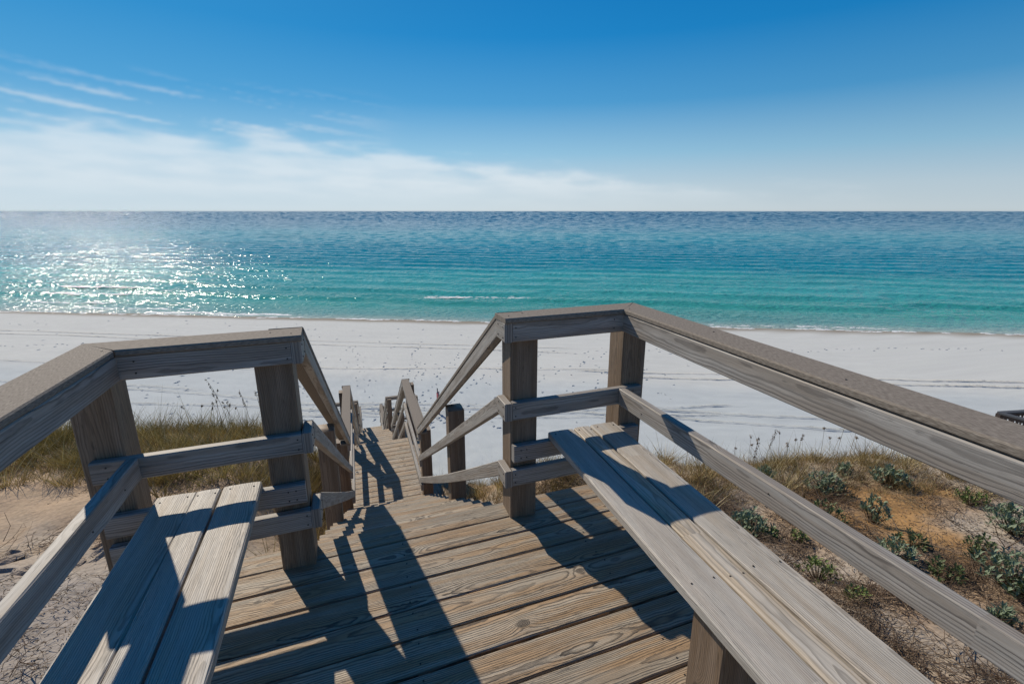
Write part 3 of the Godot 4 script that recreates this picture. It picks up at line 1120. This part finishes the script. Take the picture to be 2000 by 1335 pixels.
func post_top(t: Node3D, at: Vector3, mat: Material) -> void:
	# the chamfered head of a stair post
	var st := SurfaceTool.new()
	st.begin(Mesh.PRIMITIVE_TRIANGLES)
	var lo := [Vector3(-0.07, 0, -0.07), Vector3(0.07, 0, -0.07), Vector3(0.07, 0, 0.07), Vector3(-0.07, 0, 0.07)]
	var hi := [Vector3(-0.058, 0.014, -0.058), Vector3(0.058, 0.014, -0.058), Vector3(0.058, 0.014, 0.058), Vector3(-0.058, 0.014, 0.058)]
	for k in 4:
		var e := (k + 1) % 4
		for v in [lo[k], hi[e], hi[k], lo[k], lo[e], hi[e]]:
			st.set_uv(Vector2(v.x + 0.3, v.z) * 0.4)
			st.add_vertex(v)
	for v in [hi[0], hi[1], hi[2], hi[0], hi[2], hi[3]]:
		st.set_uv(Vector2(v.x + 0.3, v.z) * 0.4)
		st.add_vertex(v)
	st.generate_normals()
	part(t, "post_head", st.commit(), mat, Transform3D(Basis.IDENTITY, at - t.position))


func landing(called: String, label: String, z0: float, z1: float, y: float, xl: float, xr: float, wide: bool) -> void:
	var t := thing(called, label, "landing", S(0.23, y, z0))
	var z := z0
	var k := 0
	while z - 0.14 > z1 - 0.05:
		var zc := z - 0.07
		beam(t, "deck_board", S(xl, y - 0.019, zc), S(xr, y - 0.019, zc), 0.038, 0.1385, deck_m[(k * 5 + 2) % 6], {"seg": 3, "cup": 0.002, "u": rng.randf_range(0.0, 0.5)})
		z -= 0.1445
		k += 1
	for x in [xl + 0.05, xr - 0.05]:
		beam(t, "rim_joist", S(x, y - 0.135, z0), S(x, y - 0.135, z1), 0.19, 0.038, brown_m[0])
	for right in [false, true]:
		var d := 1.0 if right else -1.0
		var xi: float = (0.656 if right else -0.200)
		if wide:
			xi = (xr - 0.06) if right else (xl + 0.06)
		var x := xi + d * 0.019
		for q in [[1.0095, "top_rail", 2], [0.6155, "mid_rail", 0], [0.256, "lower_rail", 1]]:
			beam(t, q[1], S(x, y + q[0], z0 - 0.02), S(x, y + q[0], z1 + 0.02), 0.089, 0.038, rail_m[q[2]], {"u": q[0]})
		beam(t, "rail_cap", S(x + d * 0.036, y + 1.0675, z0 - 0.0), S(x + d * 0.036, y + 1.0675, z1 - 0.01), 0.025, 0.125, M.cap, {"tex": 1.2})
		for zz in [z0 - 0.18, z1 + 0.16]:
			var pc := S(x + d * 0.09, 0, zz)
			beam(t, "post", Vector3(pc.x, ground(pc.x, pc.z) - 0.5, pc.z), Vector3(pc.x, y + 1.05, pc.z), 0.14, 0.14, brown_m[1], {"u": 0.3, "v": 0.4})
		if wide:
			# cross rails closing the wide landing on both ends, up to the stair opening
			for ze in [z0 - 0.03, z1 + 0.03]:
				var xo := 0.656 if right else -0.200
				for q in [[1.0095, "top_rail", 0], [0.6155, "mid_rail", 2], [0.256, "lower_rail", 1]]:
					beam(t, q[1], S(minf(xo, x), y + q[0], ze), S(maxf(xo, x), y + q[0], ze), 0.089, 0.038, rail_m[q[2]], {"u": q[0]})
				beam(t, "rail_cap", S(minf(xo, x), y + 1.0675, ze), S(maxf(xo, x), y + 1.0675, ze), 0.025, 0.125, M.cap, {"tex": 1.2})
				var pq := S(xo + d * 0.10, 0, ze + (0.09 if ze < z0 - 0.5 else -0.09))
				beam(t, "post", Vector3(pq.x, ground(pq.x, pq.z) - 0.5, pq.z), Vector3(pq.x, y + 1.05, pq.z), 0.14, 0.14, brown_m[0], {"u": 0.3, "v": 0.7})


func make_stairs() -> void:
	flight("staircase", "first flight of wooden stairs going down from the deck between the railings", -2.243, 0.0, -5.95, -2.35, 13, [-3.93], true)
	landing("stair_landing", "narrow wooden landing with level rails at the foot of the first stairs", -5.95, -8.15, -2.35, -0.30, 0.80, false)
	flight("staircase", "second flight of wooden stairs below the narrow landing", -8.15, -2.35, -12.9, -5.35, 17, [-10.5], false)
	landing("stair_landing", "wide wooden landing with cross rails, farther down the dune stairs", -12.9, -15.3, -5.35, -0.95, 1.55, true)
	flight("staircase", "lowest visible flight of wooden stairs between the far handrails", -15.3, -5.35, -20.0, -8.3, 17, [-17.6], false)
	landing("stair_landing", "farthest wooden landing just above the beach sand", -20.0, -22.2, -8.3, -0.30, 0.80, false)
	flight("staircase", "short last flight of wooden steps onto the white sand", -22.2, -8.3, -23.8, -9.5, 7, [-23.0], false)


# ---------------------------------------------------------------- small built things
func make_sign_post() -> void:
	var gy := ground(4.3, -25.9)
	var t := thing("sign_post", "weathered post on the beach carrying a thin red sign seen edge on", "sign post", Vector3(4.3, gy, -25.9))
	beam(t, "post", Vector3(4.3, gy - 0.3, -25.9), Vector3(4.3, gy + 1.42, -25.9), 0.10, 0.10, M.sign_post)
	beam(t, "sign_plate", Vector3(4.215, gy + 1.10, -25.98), Vector3(4.235, gy + 1.10, -25.62), 0.48, 0.02, M.sign_red)
	beam(t, "sign_bracket", Vector3(4.25, gy + 1.3, -25.9), Vector3(4.25, gy + 1.62, -25.9), 0.06, 0.05, M.dark_rail)
	beam(t, "hook", Vector3(4.27, gy + 0.86, -25.9), Vector3(4.05, gy + 0.83, -25.9), 0.02, 0.02, M.metal)


func make_neighbour_railing() -> void:
	var y := -4.0
	var c := Vector3(17.28, y, -7.75)
	var t := thing("walkway_railing", "dark railing corner of a neighbouring walkway at the right edge", "railing", c)
	var e1 := c + Vector3(4.2, 0, 0.80)
	var e2 := c + Vector3(0.55, 0, 3.4)
	beam(t, "rail_cap", c, e1, 0.05, 0.14, M.dark_rail)
	beam(t, "rail_cap", c + Vector3(0, 0.003, 0), e2, 0.05, 0.14, M.dark_rail)
	for e in [e1, e2]:
		beam(t, "lower_rail", c - Vector3(0, 0.9, 0), e - Vector3(0, 0.9, 0), 0.05, 0.06, M.dark_wood)
		beam(t, "upper_rail", c - Vector3(0, 0.07, 0), e - Vector3(0, 0.07, 0), 0.09, 0.04, M.dark_wood)
		var n := int(c.distance_to(e) / 0.13)
		for k in range(1, n):
			var p: Vector3 = c.lerp(e, float(k) / n)
			beam(t, "baluster", p - Vector3(0, 0.92, 0), p - Vector3(0, 0.03, 0), 0.04, 0.04, M.dark_wood)
	for p in [c, e1, e2]:
		beam(t, "post", Vector3(p.x, ground(p.x, p.z) - 0.3, p.z), Vector3(p.x, y - 0.02, p.z), 0.12, 0.12, M.dark_wood)
	beam(t, "floor_board", c + Vector3(0.2, -1.05, 0.8), c + Vector3(4.0, -1.05, 1.5), 0.04, 1.2, M.dark_wood)


# ---------------------------------------------------------------- plants
func blade(st: SurfaceTool, base: Vector3, tip: Vector3, bend: Vector3, w: float, col := Color.WHITE, seg := 3) -> void:
	var side := (tip - base).cross(Vector3(rng.randf_range(-1, 1), 0.3, rng.randf_range(-1, 1))).normalized() * w * 0.5
	var last_l := base - side
	var last_r := base + side
	for k in range(1, seg + 1):
		var t := float(k) / seg
		var p := base.lerp(tip, t) + bend * t * t
		var ww := 1.0 - 0.92 * t * t
		var l := p - side * ww
		var r := p + side * ww
		st.set_color(col)
		for v in [last_l, l, r, last_l, r, last_r]:
			st.add_vertex(v)
		last_l = l
		last_r = r


func tuft(n: int, height: float, spread: float, w: float, seed_: int) -> ArrayMesh:
	rng.seed = seed_
	var st := SurfaceTool.new()
	st.begin(Mesh.PRIMITIVE_TRIANGLES)
	for k in n:
		var a := rng.randf() * TAU
		var d := Vector3(cos(a), 0, sin(a))
		var b := d * rng.randf() * spread * 0.35
		var h := height * rng.randf_range(0.5, 1.1)
		var s := rng.randf_range(0.75, 1.2)
		blade(st, b, b + Vector3(0, h, 0) + d * h * rng.randf_range(0.05, 0.8), d * h * rng.randf_range(0.0, 0.35) - Vector3(0, h * 0.12, 0), w * rng.randf_range(0.7, 1.3), Color(s, s, s * rng.randf_range(0.8, 1.0)))
	st.generate_normals()
	return st.commit()


func spot(r: RandomNumberGenerator, f0: float, f1: float, g0: float, g1: float) -> Vector2:
	# a place given by distance ahead and sideways of the deck
	var f := r.randf_range(f0, f1)
	var g := r.randf_range(g0, g1)
	return Vector2(f * 0.319 + g * 0.9478, -f * 0.9478 + g * 0.319)


func clear_of_stairs(p: Vector2) -> bool:
	if p.y > -2.35:
		return p.x < -1.15 or p.x > 1.62
	return p.x < -0.42 or p.x > 1.0


func make_grass() -> void:
	var t1 := tuft(26, 0.30, 0.30, 0.0045, 301)
	var t2 := tuft(22, 0.20, 0.34, 0.0045, 302)
	var t3 := tuft(12, 0.56, 0.18, 0.004, 303)
	var r := RandomNumberGenerator.new()
	r.seed = 12
	var sets := [[t1, [], []], [t2, [], []], [t3, [], []]]
	var olive := Color(0.21, 0.19, 0.065)
	var tan := Color(0.42, 0.32, 0.165)
	var brown := Color(0.22, 0.135, 0.07)
	for i in 46000:
		var p := spot(r, 3.0, 9.5, -12.0, 11.0)
		if not clear_of_stairs(p):
			continue
		var f := forward(p.x, p.y)
		var n := fn.get_noise_2d(p.x * 0.7, p.y * 0.7)
		var fc := crest(p.x)
		var dens := 0.0
		if p.x < 0.3:
			dens = smooth(4.75 + 0.5 * n, 5.3 + 0.5 * n, f)
			if f < 4.4:
				dens = 0.01
		else:
			dens = smooth(4.3 + 0.4 * n, 4.9 + 0.4 * n, f)
			if p.x < 2.6:
				dens = smooth(3.9 + 0.3 * n, 4.5 + 0.3 * n, f)
			if p.x > 5.0:
				dens *= smooth(4.5 + 0.3 * n, 5.2 + 0.3 * n, f)
		dens *= 0.35 if f > fc + 2.0 else 1.0
		dens *= clampf(0.28 + 1.5 * fn.get_noise_2d(p.x * 2.4 + 30.0, p.y * 2.4), 0.05, 1.0)
		if r.randf() > dens:
			continue
		var w := 0
		var q := r.randf()
		if q > 0.6:
			w = 1
		elif q > 0.38:
			w = 2
		var s := r.randf_range(0.45, 1.35)
		if f > fc + 0.8:
			s *= 0.75
		if p.x > 1.0:
			s *= 0.72
		sets[w][1].append(Transform3D(Basis(Vector3.UP, r.randf() * TAU) * Basis.from_scale(Vector3(s, s * r.randf_range(0.8, 1.2), s)), Vector3(p.x, ground(p.x, p.y) - 0.01, p.y)))
		var k := clampf(0.5 + 0.9 * fn.get_noise_2d(p.x * 0.9 + 70.0, p.y * 0.9) + r.randf_range(-0.25, 0.25), 0.0, 1.0)
		var c := olive.lerp(tan, k)
		if p.x > 0.5:
			c = c.lerp(brown, 0.45)
		c = c.lerp(brown, r.randf() * 0.4)
		if r.randf() < 0.22:
			c = Color(0.60, 0.50, 0.31)
		c = c * r.randf_range(0.6, 1.4)
		c.a = 1.0
		sets[w][2].append(c)
	# a few sparse tufts on the bare sand
	for i in 130:
		var p := spot(r, 1.6, 5.4, -6.5, -1.2)
		if clear_of_stairs(p) and (forward(p.x, p.y) < 2.9 or forward(p.x, p.y) > 4.7):
			sets[1][1].append(Transform3D(Basis(Vector3.UP, r.randf() * TAU) * Basis.from_scale(Vector3.ONE * r.randf_range(0.3, 0.7)), Vector3(p.x, ground(p.x, p.y) - 0.01, p.y)))
			sets[1][2].append(brown.lerp(tan, r.randf()))
	for s in sets:
		say(multi(self, "dune_grass", s[0], M.grass, s[1], s[2]), "olive and straw dune grass covering the crest beside the stairs", "grass", "grass on the dune crest")


func twig_clump(n: int, reach: float, thick: float, seed_: int) -> ArrayMesh:
	rng.seed = seed_
	var st := SurfaceTool.new()
	st.begin(Mesh.PRIMITIVE_TRIANGLES)
	for k in n:
		var a := rng.randf() * TAU
		var p := Vector3(rng.randf_range(-0.4, 0.4) * reach, rng.randf_range(0.0, 0.03), rng.randf_range(-0.4, 0.4) * reach)
		var d := Vector3(cos(a), rng.randf_range(0.05, 0.7), sin(a)).normalized()
		var r0 := thick * rng.randf_range(0.5, 1.2)
		var s := rng.randf_range(0.7, 1.3)
		st.set_color(Color(s, s, s))
		var seg := 4
		var step := reach * rng.randf_range(0.10, 0.24)
		for q in seg:
			var e := p + d * step
			if e.y < 0.004:
				e.y = 0.004
			var r1 := r0 * 0.78
			var u := d.cross(Vector3(0.2, 0.9, 0.31)).normalized()
			var v := d.cross(u).normalized()
			for m in 3:
				var a0 := TAU * m / 3.0
				var a1 := TAU * (m + 1) / 3.0
				var o0 := u * cos(a0) + v * sin(a0)
				var o1 := u * cos(a1) + v * sin(a1)
				for w in [p + o0 * r0, e + o0 * r1, e + o1 * r1, p + o0 * r0, e + o1 * r1, p + o1 * r0]:
					st.add_vertex(w)
			p = e
			r0 = r1
			d = (d + Vector3(rng.randf_range(-0.6, 0.6), rng.randf_range(-0.45, 0.25), rng.randf_range(-0.6, 0.6))).normalized()
	st.generate_normals()
	return st.commit()


func make_brush() -> void:
	var c1 := twig_clump(22, 0.42, 0.0035, 501)
	var c2 := twig_clump(16, 0.30, 0.0024, 502)
	var c3 := twig_clump(9, 0.8, 0.006, 503)
	var r := RandomNumberGenerator.new()
	r.seed = 77
	var sets := [[c1, [], []], [c2, [], []], [c3, [], []]]
	for i in 15000:
		var p := spot(r, 0.6, 5.2, -5.0, 9.5)
		if not clear_of_stairs(p):
			continue
		var f := forward(p.x, p.y)
		var n := fn.get_noise_2d(p.x * 1.1 + 15.0, p.y * 1.1)
		var n2 := fn.get_noise_2d(p.x * 3.0, p.y * 3.0 + 50.0)
		var dens := 0.0
		if p.x > 1.4:
			dens = smooth(-0.05, 0.35, n + 0.6 * n2) * 0.72 + 0.05
			for q in [Vector3(4.75, -2.48, 0.5), Vector3(5.25, -3.0, 0.45), Vector3(6.7, -3.5, 0.55), Vector3(5.6, -2.4, 0.3)]:
				dens *= smooth(0.5, 1.2, Vector2(p.x - q.x, p.y - q.y).length() / q.z)
			dens *= smooth(5.3, 4.6, f)
			if p.x < 3.2:
				dens = maxf(dens, 0.22)
		else:
			dens = 0.07 * smooth(3.3, 2.7, f) * smooth(-0.2, 0.2, n) + (0.03 if f < 4.9 else 0.2)
		if r.randf() > dens:
			continue
		var q := r.randf()
		var w := 0 if q < 0.45 else 1 if q < 0.94 else 2
		var s := r.randf_range(0.55, 1.15)
		sets[w][1].append(Transform3D(Basis(Vector3.UP, r.randf() * TAU) * Basis.from_scale(Vector3(s, s * r.randf_range(0.35, 0.95), s)), Vector3(p.x, ground(p.x, p.y), p.y)))
		sets[w][2].append(Color(0.11, 0.07, 0.046).lerp(Color(0.27, 0.20, 0.14), r.randf()))
	for i in 2600:
		var p := spot(r, 4.4, 8.6, -9.0, 8.0)
		if clear_of_stairs(p) and forward(p.x, p.y) < crest(p.x) + 0.6 and (p.x > 1.0 or forward(p.x, p.y) > 5.1):
			var s := r.randf_range(0.35, 0.75)
			sets[1][1].append(Transform3D(Basis(Vector3.UP, r.randf() * TAU) * Basis.from_scale(Vector3(s, s * r.randf_range(0.8, 1.7), s)), Vector3(p.x, ground(p.x, p.y), p.y)))
			sets[1][2].append(Color(0.16, 0.10, 0.06).lerp(Color(0.42, 0.33, 0.2), r.randf()))
	for s in sets:
		say(multi(self, "dead_brush", s[0], M.twig, s[1], s[2]), "tangle of dry brown twigs lying on the dune sand", "brush", "dry twigs on the dune")
	# chips of bark and leaf litter on the sand
	var st := SurfaceTool.new()
	st.begin(Mesh.PRIMITIVE_TRIANGLES)
	rng.seed = 9
	for k in 7:
		var a := rng.randf() * TAU
		var p := Vector3(rng.randf_range(-0.15, 0.15), 0.004, rng.randf_range(-0.15, 0.15))
		st.set_color(Color.WHITE * rng.randf_range(0.7, 1.3))
		blade(st, p, p + Vector3(cos(a), 0.15, sin(a)) * rng.randf_range(0.02, 0.06), Vector3.ZERO, 0.008, Color.WHITE * rng.randf_range(0.6, 1.3), 1)
	st.generate_normals()
	var xs: Array = []
	var cs: Array = []
	for i in 9000:
		var p := spot(r, 0.6, 5.0, -5.0, 9.5)
		if clear_of_stairs(p) and (p.x > 1.4 or forward(p.x, p.y) < 3.2 or r.randf() < 0.06):
			xs.append(Transform3D(Basis(Vector3.UP, r.randf() * TAU), Vector3(p.x, ground(p.x, p.y), p.y)))
			cs.append(Color(0.10, 0.07, 0.05).lerp(Color(0.26, 0.2, 0.14), r.randf()))
	say(multi(self, "leaf_litter", st.commit(), M.twig, xs, cs), "brown leaf litter scattered on the dune sand", "leaf litter")


func shrub(called: String, label: String, category: String, at: Vector2, wdt: float, hgt: float, n: int, leaf_len: float, leaf_w: float, mat: Material, seed_: int, group: String) -> void:
	rng.seed = seed_
	var gy := ground(at.x, at.y)
	var t := thing(called, label, category, Vector3(at.x, gy, at.y), group)
	var fo := SurfaceTool.new()
	fo.begin(Mesh.PRIMITIVE_TRIANGLES)
	var sm := SurfaceTool.new()
	sm.begin(Mesh.PRIMITIVE_TRIANGLES)
	for k in n:
		var a := rng.randf() * TAU
		var rr := sqrt(rng.randf()) * wdt * 0.5
		var tip := Vector3(cos(a) * rr, hgt * (1.0 - 0.55 * pow(rr / (wdt * 0.5), 2.0)) * rng.randf_range(0.55, 1.05), sin(a) * rr)
		var foot := Vector3(tip.x * 0.3, 0.0, tip.z * 0.3)
		blade(sm, foot, tip, Vector3.ZERO, 0.006, Color.WHITE, 2)
		blade(sm, foot + Vector3(0.003, 0, 0), tip, Vector3.ZERO, 0.006, Color.WHITE, 2)
		# a whorl of leaves round the tip of each stem and some below it
		var up := (tip - foot).normalized().lerp(Vector3.UP, 0.4)
		for q in rng.randi_range(6, 9):
			var b := rng.randf() * TAU
			var side := Vector3(cos(b), rng.randf_range(0.05, 0.75), sin(b)).normalized()
			var base := tip - up * rng.randf_range(0.0, 0.06)
			leaf_shape(fo, base, (side + up * 0.5).normalized() * leaf_len * rng.randf_range(0.6, 1.15), leaf_w * rng.randf_range(0.75, 1.2))
	fo.generate_normals()
	sm.generate_normals()
	part(t, "stems", sm.commit(), M.stem).set_meta("kind", "stuff")
	part(t, "leaves", fo.commit(), mat).set_meta("kind", "stuff")


func leaf_shape(st: SurfaceTool, base: Vector3, d: Vector3, w: float) -> void:
	var side := d.cross(Vector3(0.1, 1.0, 0.2)).normalized() * w * 0.5
	var up := side.cross(d).normalized() * w * 0.22
	if up.y < 0.0:
		up = -up
	var m := base + d * 0.55
	var tip := base + d - up * 0.8
	for v in [base, m + side + up, m, base, m, m - side + up, m + side + up, tip, m, m, tip, m - side + up]:
		st.add_vertex(v)


func make_shrubs() -> void:
	var silver := [
		[3.43, -3.08, 0.46, "low silver-green shrub nearest the bench, between bench and side rail"],
		[4.97, -3.55, 0.50, "silver-leaved shrub at the foot of the brown grass bank, left one"],
		[5.72, -3.35, 0.46, "silver-leaved shrub at the foot of the grass bank, beside the orange sand"],
		[4.68, -2.80, 0.28, "slender upright silver-blue shrub on the orange sand"],
		[5.72, -2.23, 0.54, "broad silver-green shrub at the right edge, the upper one"],
		[4.52, -1.68, 0.56, "largest silver-green shrub with long leaves, lower right above the side rail"],
		[4.12, -2.25, 0.32, "silver-blue shrub half hidden just behind the lower side rail"],
		[4.55, -4.00, 0.28, "small grey-green shrub in the brown grass, first from the left"],
		[5.55, -3.75, 0.26, "small pale shrub at the edge of the brown grass between two silver shrubs"],
		[1.86, -4.25, 0.18, "tiny silver plant just past the deck's edge beside the stair post"],
		[3.93, -1.46, 0.20, "small silver sprig at the lower right beside the side rail"],
	]
	for k in silver.size():
		var s: Array = silver[k]
		shrub("silver_shrub", s[3], "shrub", Vector2(s[0], s[1]), s[2] * 0.88, 0.07 + s[2] * (0.38 if k != 3 else 0.9), int(18 + 250 * s[2] * s[2]), 0.055, 0.0165, M.silver_leaf, 700 + k, "silver-leaved dune shrubs")
	var green := [
		[4.23, -2.95, 0.36, "dark green shrub at the upper edge of the orange sand", 0],
		[4.42, -2.32, 0.25, "round dark green shrub in the middle of the orange sand", 0],
		[4.20, -1.94, 0.27, "dark green mat of leaves on pale sand below the side rail's far shrubs", 0],
		[5.00, -2.14, 0.24, "green shrub left of the large silver shrub", 0],
		[3.51, -2.93, 0.18, "small bright green plant under the bench-side silver shrub", 1],
		[3.30, -2.27, 0.30, "loose bright green plant between bench and side rail", 1],
		[3.24, -1.93, 0.18, "little bright green rosette close to the bench's outer edge", 1],
		[4.43, -1.60, 0.26, "dark green shrub below the largest silver shrub", 0],
		[4.69, -2.02, 0.14, "small green seedling in front of the large silver shrub", 0],
		[6.04, -2.74, 0.32, "low yellow-green shrub among dead brush under the top rail", 1],
		[3.70, -2.79, 0.15, "small green plant halfway along the side rail", 1],
		[3.08, -2.85, 0.14, "tiny green plant tucked against the far end of the bench", 1],
	]
	for k in green.size():
		var s: Array = green[k]
		shrub("green_shrub", s[3], "shrub", Vector2(s[0], s[1]), s[2], 0.06 + s[2] * 0.42, int(18 + 170 * s[2] * s[2]), 0.04, 0.017, M.green_leaf if s[4] == 0 else M.bright_leaf, 800 + k, "green dune shrubs")


func sea_oat(at: Vector2, hgt: float, lean: float, head: float, label: String, group: String, seed_: int) -> void:
	rng.seed = seed_
	var gy := ground(at.x, at.y)
	var t := thing("sea_oat", label, "sea oat", Vector3(at.x, gy, at.y), group)
	var st := SurfaceTool.new()
	st.begin(Mesh.PRIMITIVE_TRIANGLES)
	var last := Vector3(0, -0.05, 0)
	var n := 8
	var pts: Array = []
	for k in range(1, n + 1):
		var f := float(k) / n
		var p := Vector3(lean * f * f, hgt * f, 0.1 * lean * f)
		pts.append(p)
		var r := lerpf(0.0035, 0.0018, f)
		for m in 4:
			var a0 := TAU * m / 4.0
			var a1 := TAU * (m + 1) / 4.0
			var o0 := Vector3(cos(a0), 0, sin(a0)) * r
			var o1 := Vector3(cos(a1), 0, sin(a1)) * r
			for v in [last + o0, p + o0, p + o1, last + o0, p + o1, last + o1]:
				st.add_vertex(v)
		last = p
	st.generate_normals()
	part(t, "stem", st.commit(), M.oat_stem)
	var hs := SurfaceTool.new()
	hs.begin(Mesh.PRIMITIVE_TRIANGLES)
	var cnt := int(10 + 46 * head)
	for k in cnt:
		var f := 1.0 - 0.42 * head * rng.randf()
		var p := Vector3(lean * f * f, hgt * f, 0.1 * lean * f)
		var a := rng.randf() * TAU
		var out := Vector3(cos(a) * 0.45 + signf(lean) * 0.25, rng.randf_range(-1.3, 0.1), sin(a) * 0.45).normalized()
		leaf_shape(hs, p + out * 0.006, out * rng.randf_range(0.016, 0.030), 0.009)
		leaf_shape(hs, p + out * 0.012, (out + Vector3(0, -0.8, 0)).normalized() * 0.022, 0.008)
	hs.generate_normals()
	part(t, "seed_head", hs.commit(), M.oat_head)


func make_sea_oats() -> void:
	# [px-free places: distance ahead, sideways, height, lean, fullness of the head]
	var named := [
		[5.0, 2.75, 0.62, 0.03, 1.0, "sea oat with the fullest drooping brown seed head, right of the corner post"],
		[5.3, 3.05, 0.62, 0.10, 0.9, "sea oat with a full seed head, second right of the corner post"],
		[5.9, 4.35, 0.78, 0.10, 0.35, "tall bare sea oat stem leaning over the right grass bank"],
		[6.0, 5.15, 0.72, 0.12, 0.45, "thin leaning sea oat stem with a few seeds, under the top rail"],
		[6.0, 5.5, 0.68, 0.05, 0.25, "straight thin sea oat stem close under the top rail"],
		[6.0, 4.6, 0.55, 0.06, 0.2, "short thin sea oat stem beside the tall leaning one"],
		[6.1, 6.0, 0.60, 0.03, 0.2, "faint sea oat stem where the top rail cuts the grass bank"],
		[5.7, 3.7, 0.46, 0.02, 0.4, "short sea oat with a small dark head in the right grass"],
		[5.6, 3.5, 0.40, -0.02, 0.3, "shortest sea oat left of the tall stems on the right"],
		[6.2, 1.35, 0.62, -0.02, 0.45, "sea oat seen under the right mid rail beside the bench end"],
		[6.2, 1.10, 0.55, 0.02, 0.15, "thin sea oat stem seen between post and bench end"],
		[5.5, 2.25, 0.40, 0.02, 0.3, "small sea oat right beside the right corner post"],
		[7.2, -4.55, 1.02, -0.22, 0.9, "tallest sea oat with arching dark head beside the left corner post"],
		[7.3, -4.25, 0.80, -0.10, 0.8, "full-headed sea oat second from the left corner post"],
		[7.3, -3.55, 0.78, -0.06, 0.8, "dark-headed sea oat in the middle of the left gap"],
		[7.2, -2.75, 0.74, -0.05, 0.8, "dark-headed sea oat close to the left stair post"],
	]
	for k in named.size():
		var s: Array = named[k]
		var p := Vector2(s[0] * 0.319 + s[1] * 0.9478, -s[0] * 0.9478 + s[1] * 0.319)
		sea_oat(p, s[2], s[3], s[4], s[5], "sea oats with seed heads", 900 + k)
	var r := RandomNumberGenerator.new()
	r.seed = 61
	for k in 34:
		var f := r.randf_range(6.8, 8.0)
		var g := r.randf_range(-5.0, -2.55)
		var p := Vector2(f * 0.319 + g * 0.9478, -f * 0.9478 + g * 0.319)
		sea_oat(p, r.randf_range(0.5, 0.85), r.randf_range(-0.16, 0.08), r.randf_range(0.05, 0.3), "thin bare sea oat stem standing in the left grass against the beach", "thin sea oat stems in the left grass", 950 + k)
	for k in 14:
		var f := r.randf_range(5.6, 6.5)
		var g := r.randf_range(2.2, 6.6)
		var p := Vector2(f * 0.319 + g * 0.9478, -f * 0.9478 + g * 0.319)
		sea_oat(p, r.randf_range(0.35, 0.6), r.randf_range(-0.05, 0.10), 0.1, "thin bare sea oat stem standing on the right grass bank", "thin sea oat stems on the right bank", 990 + k)
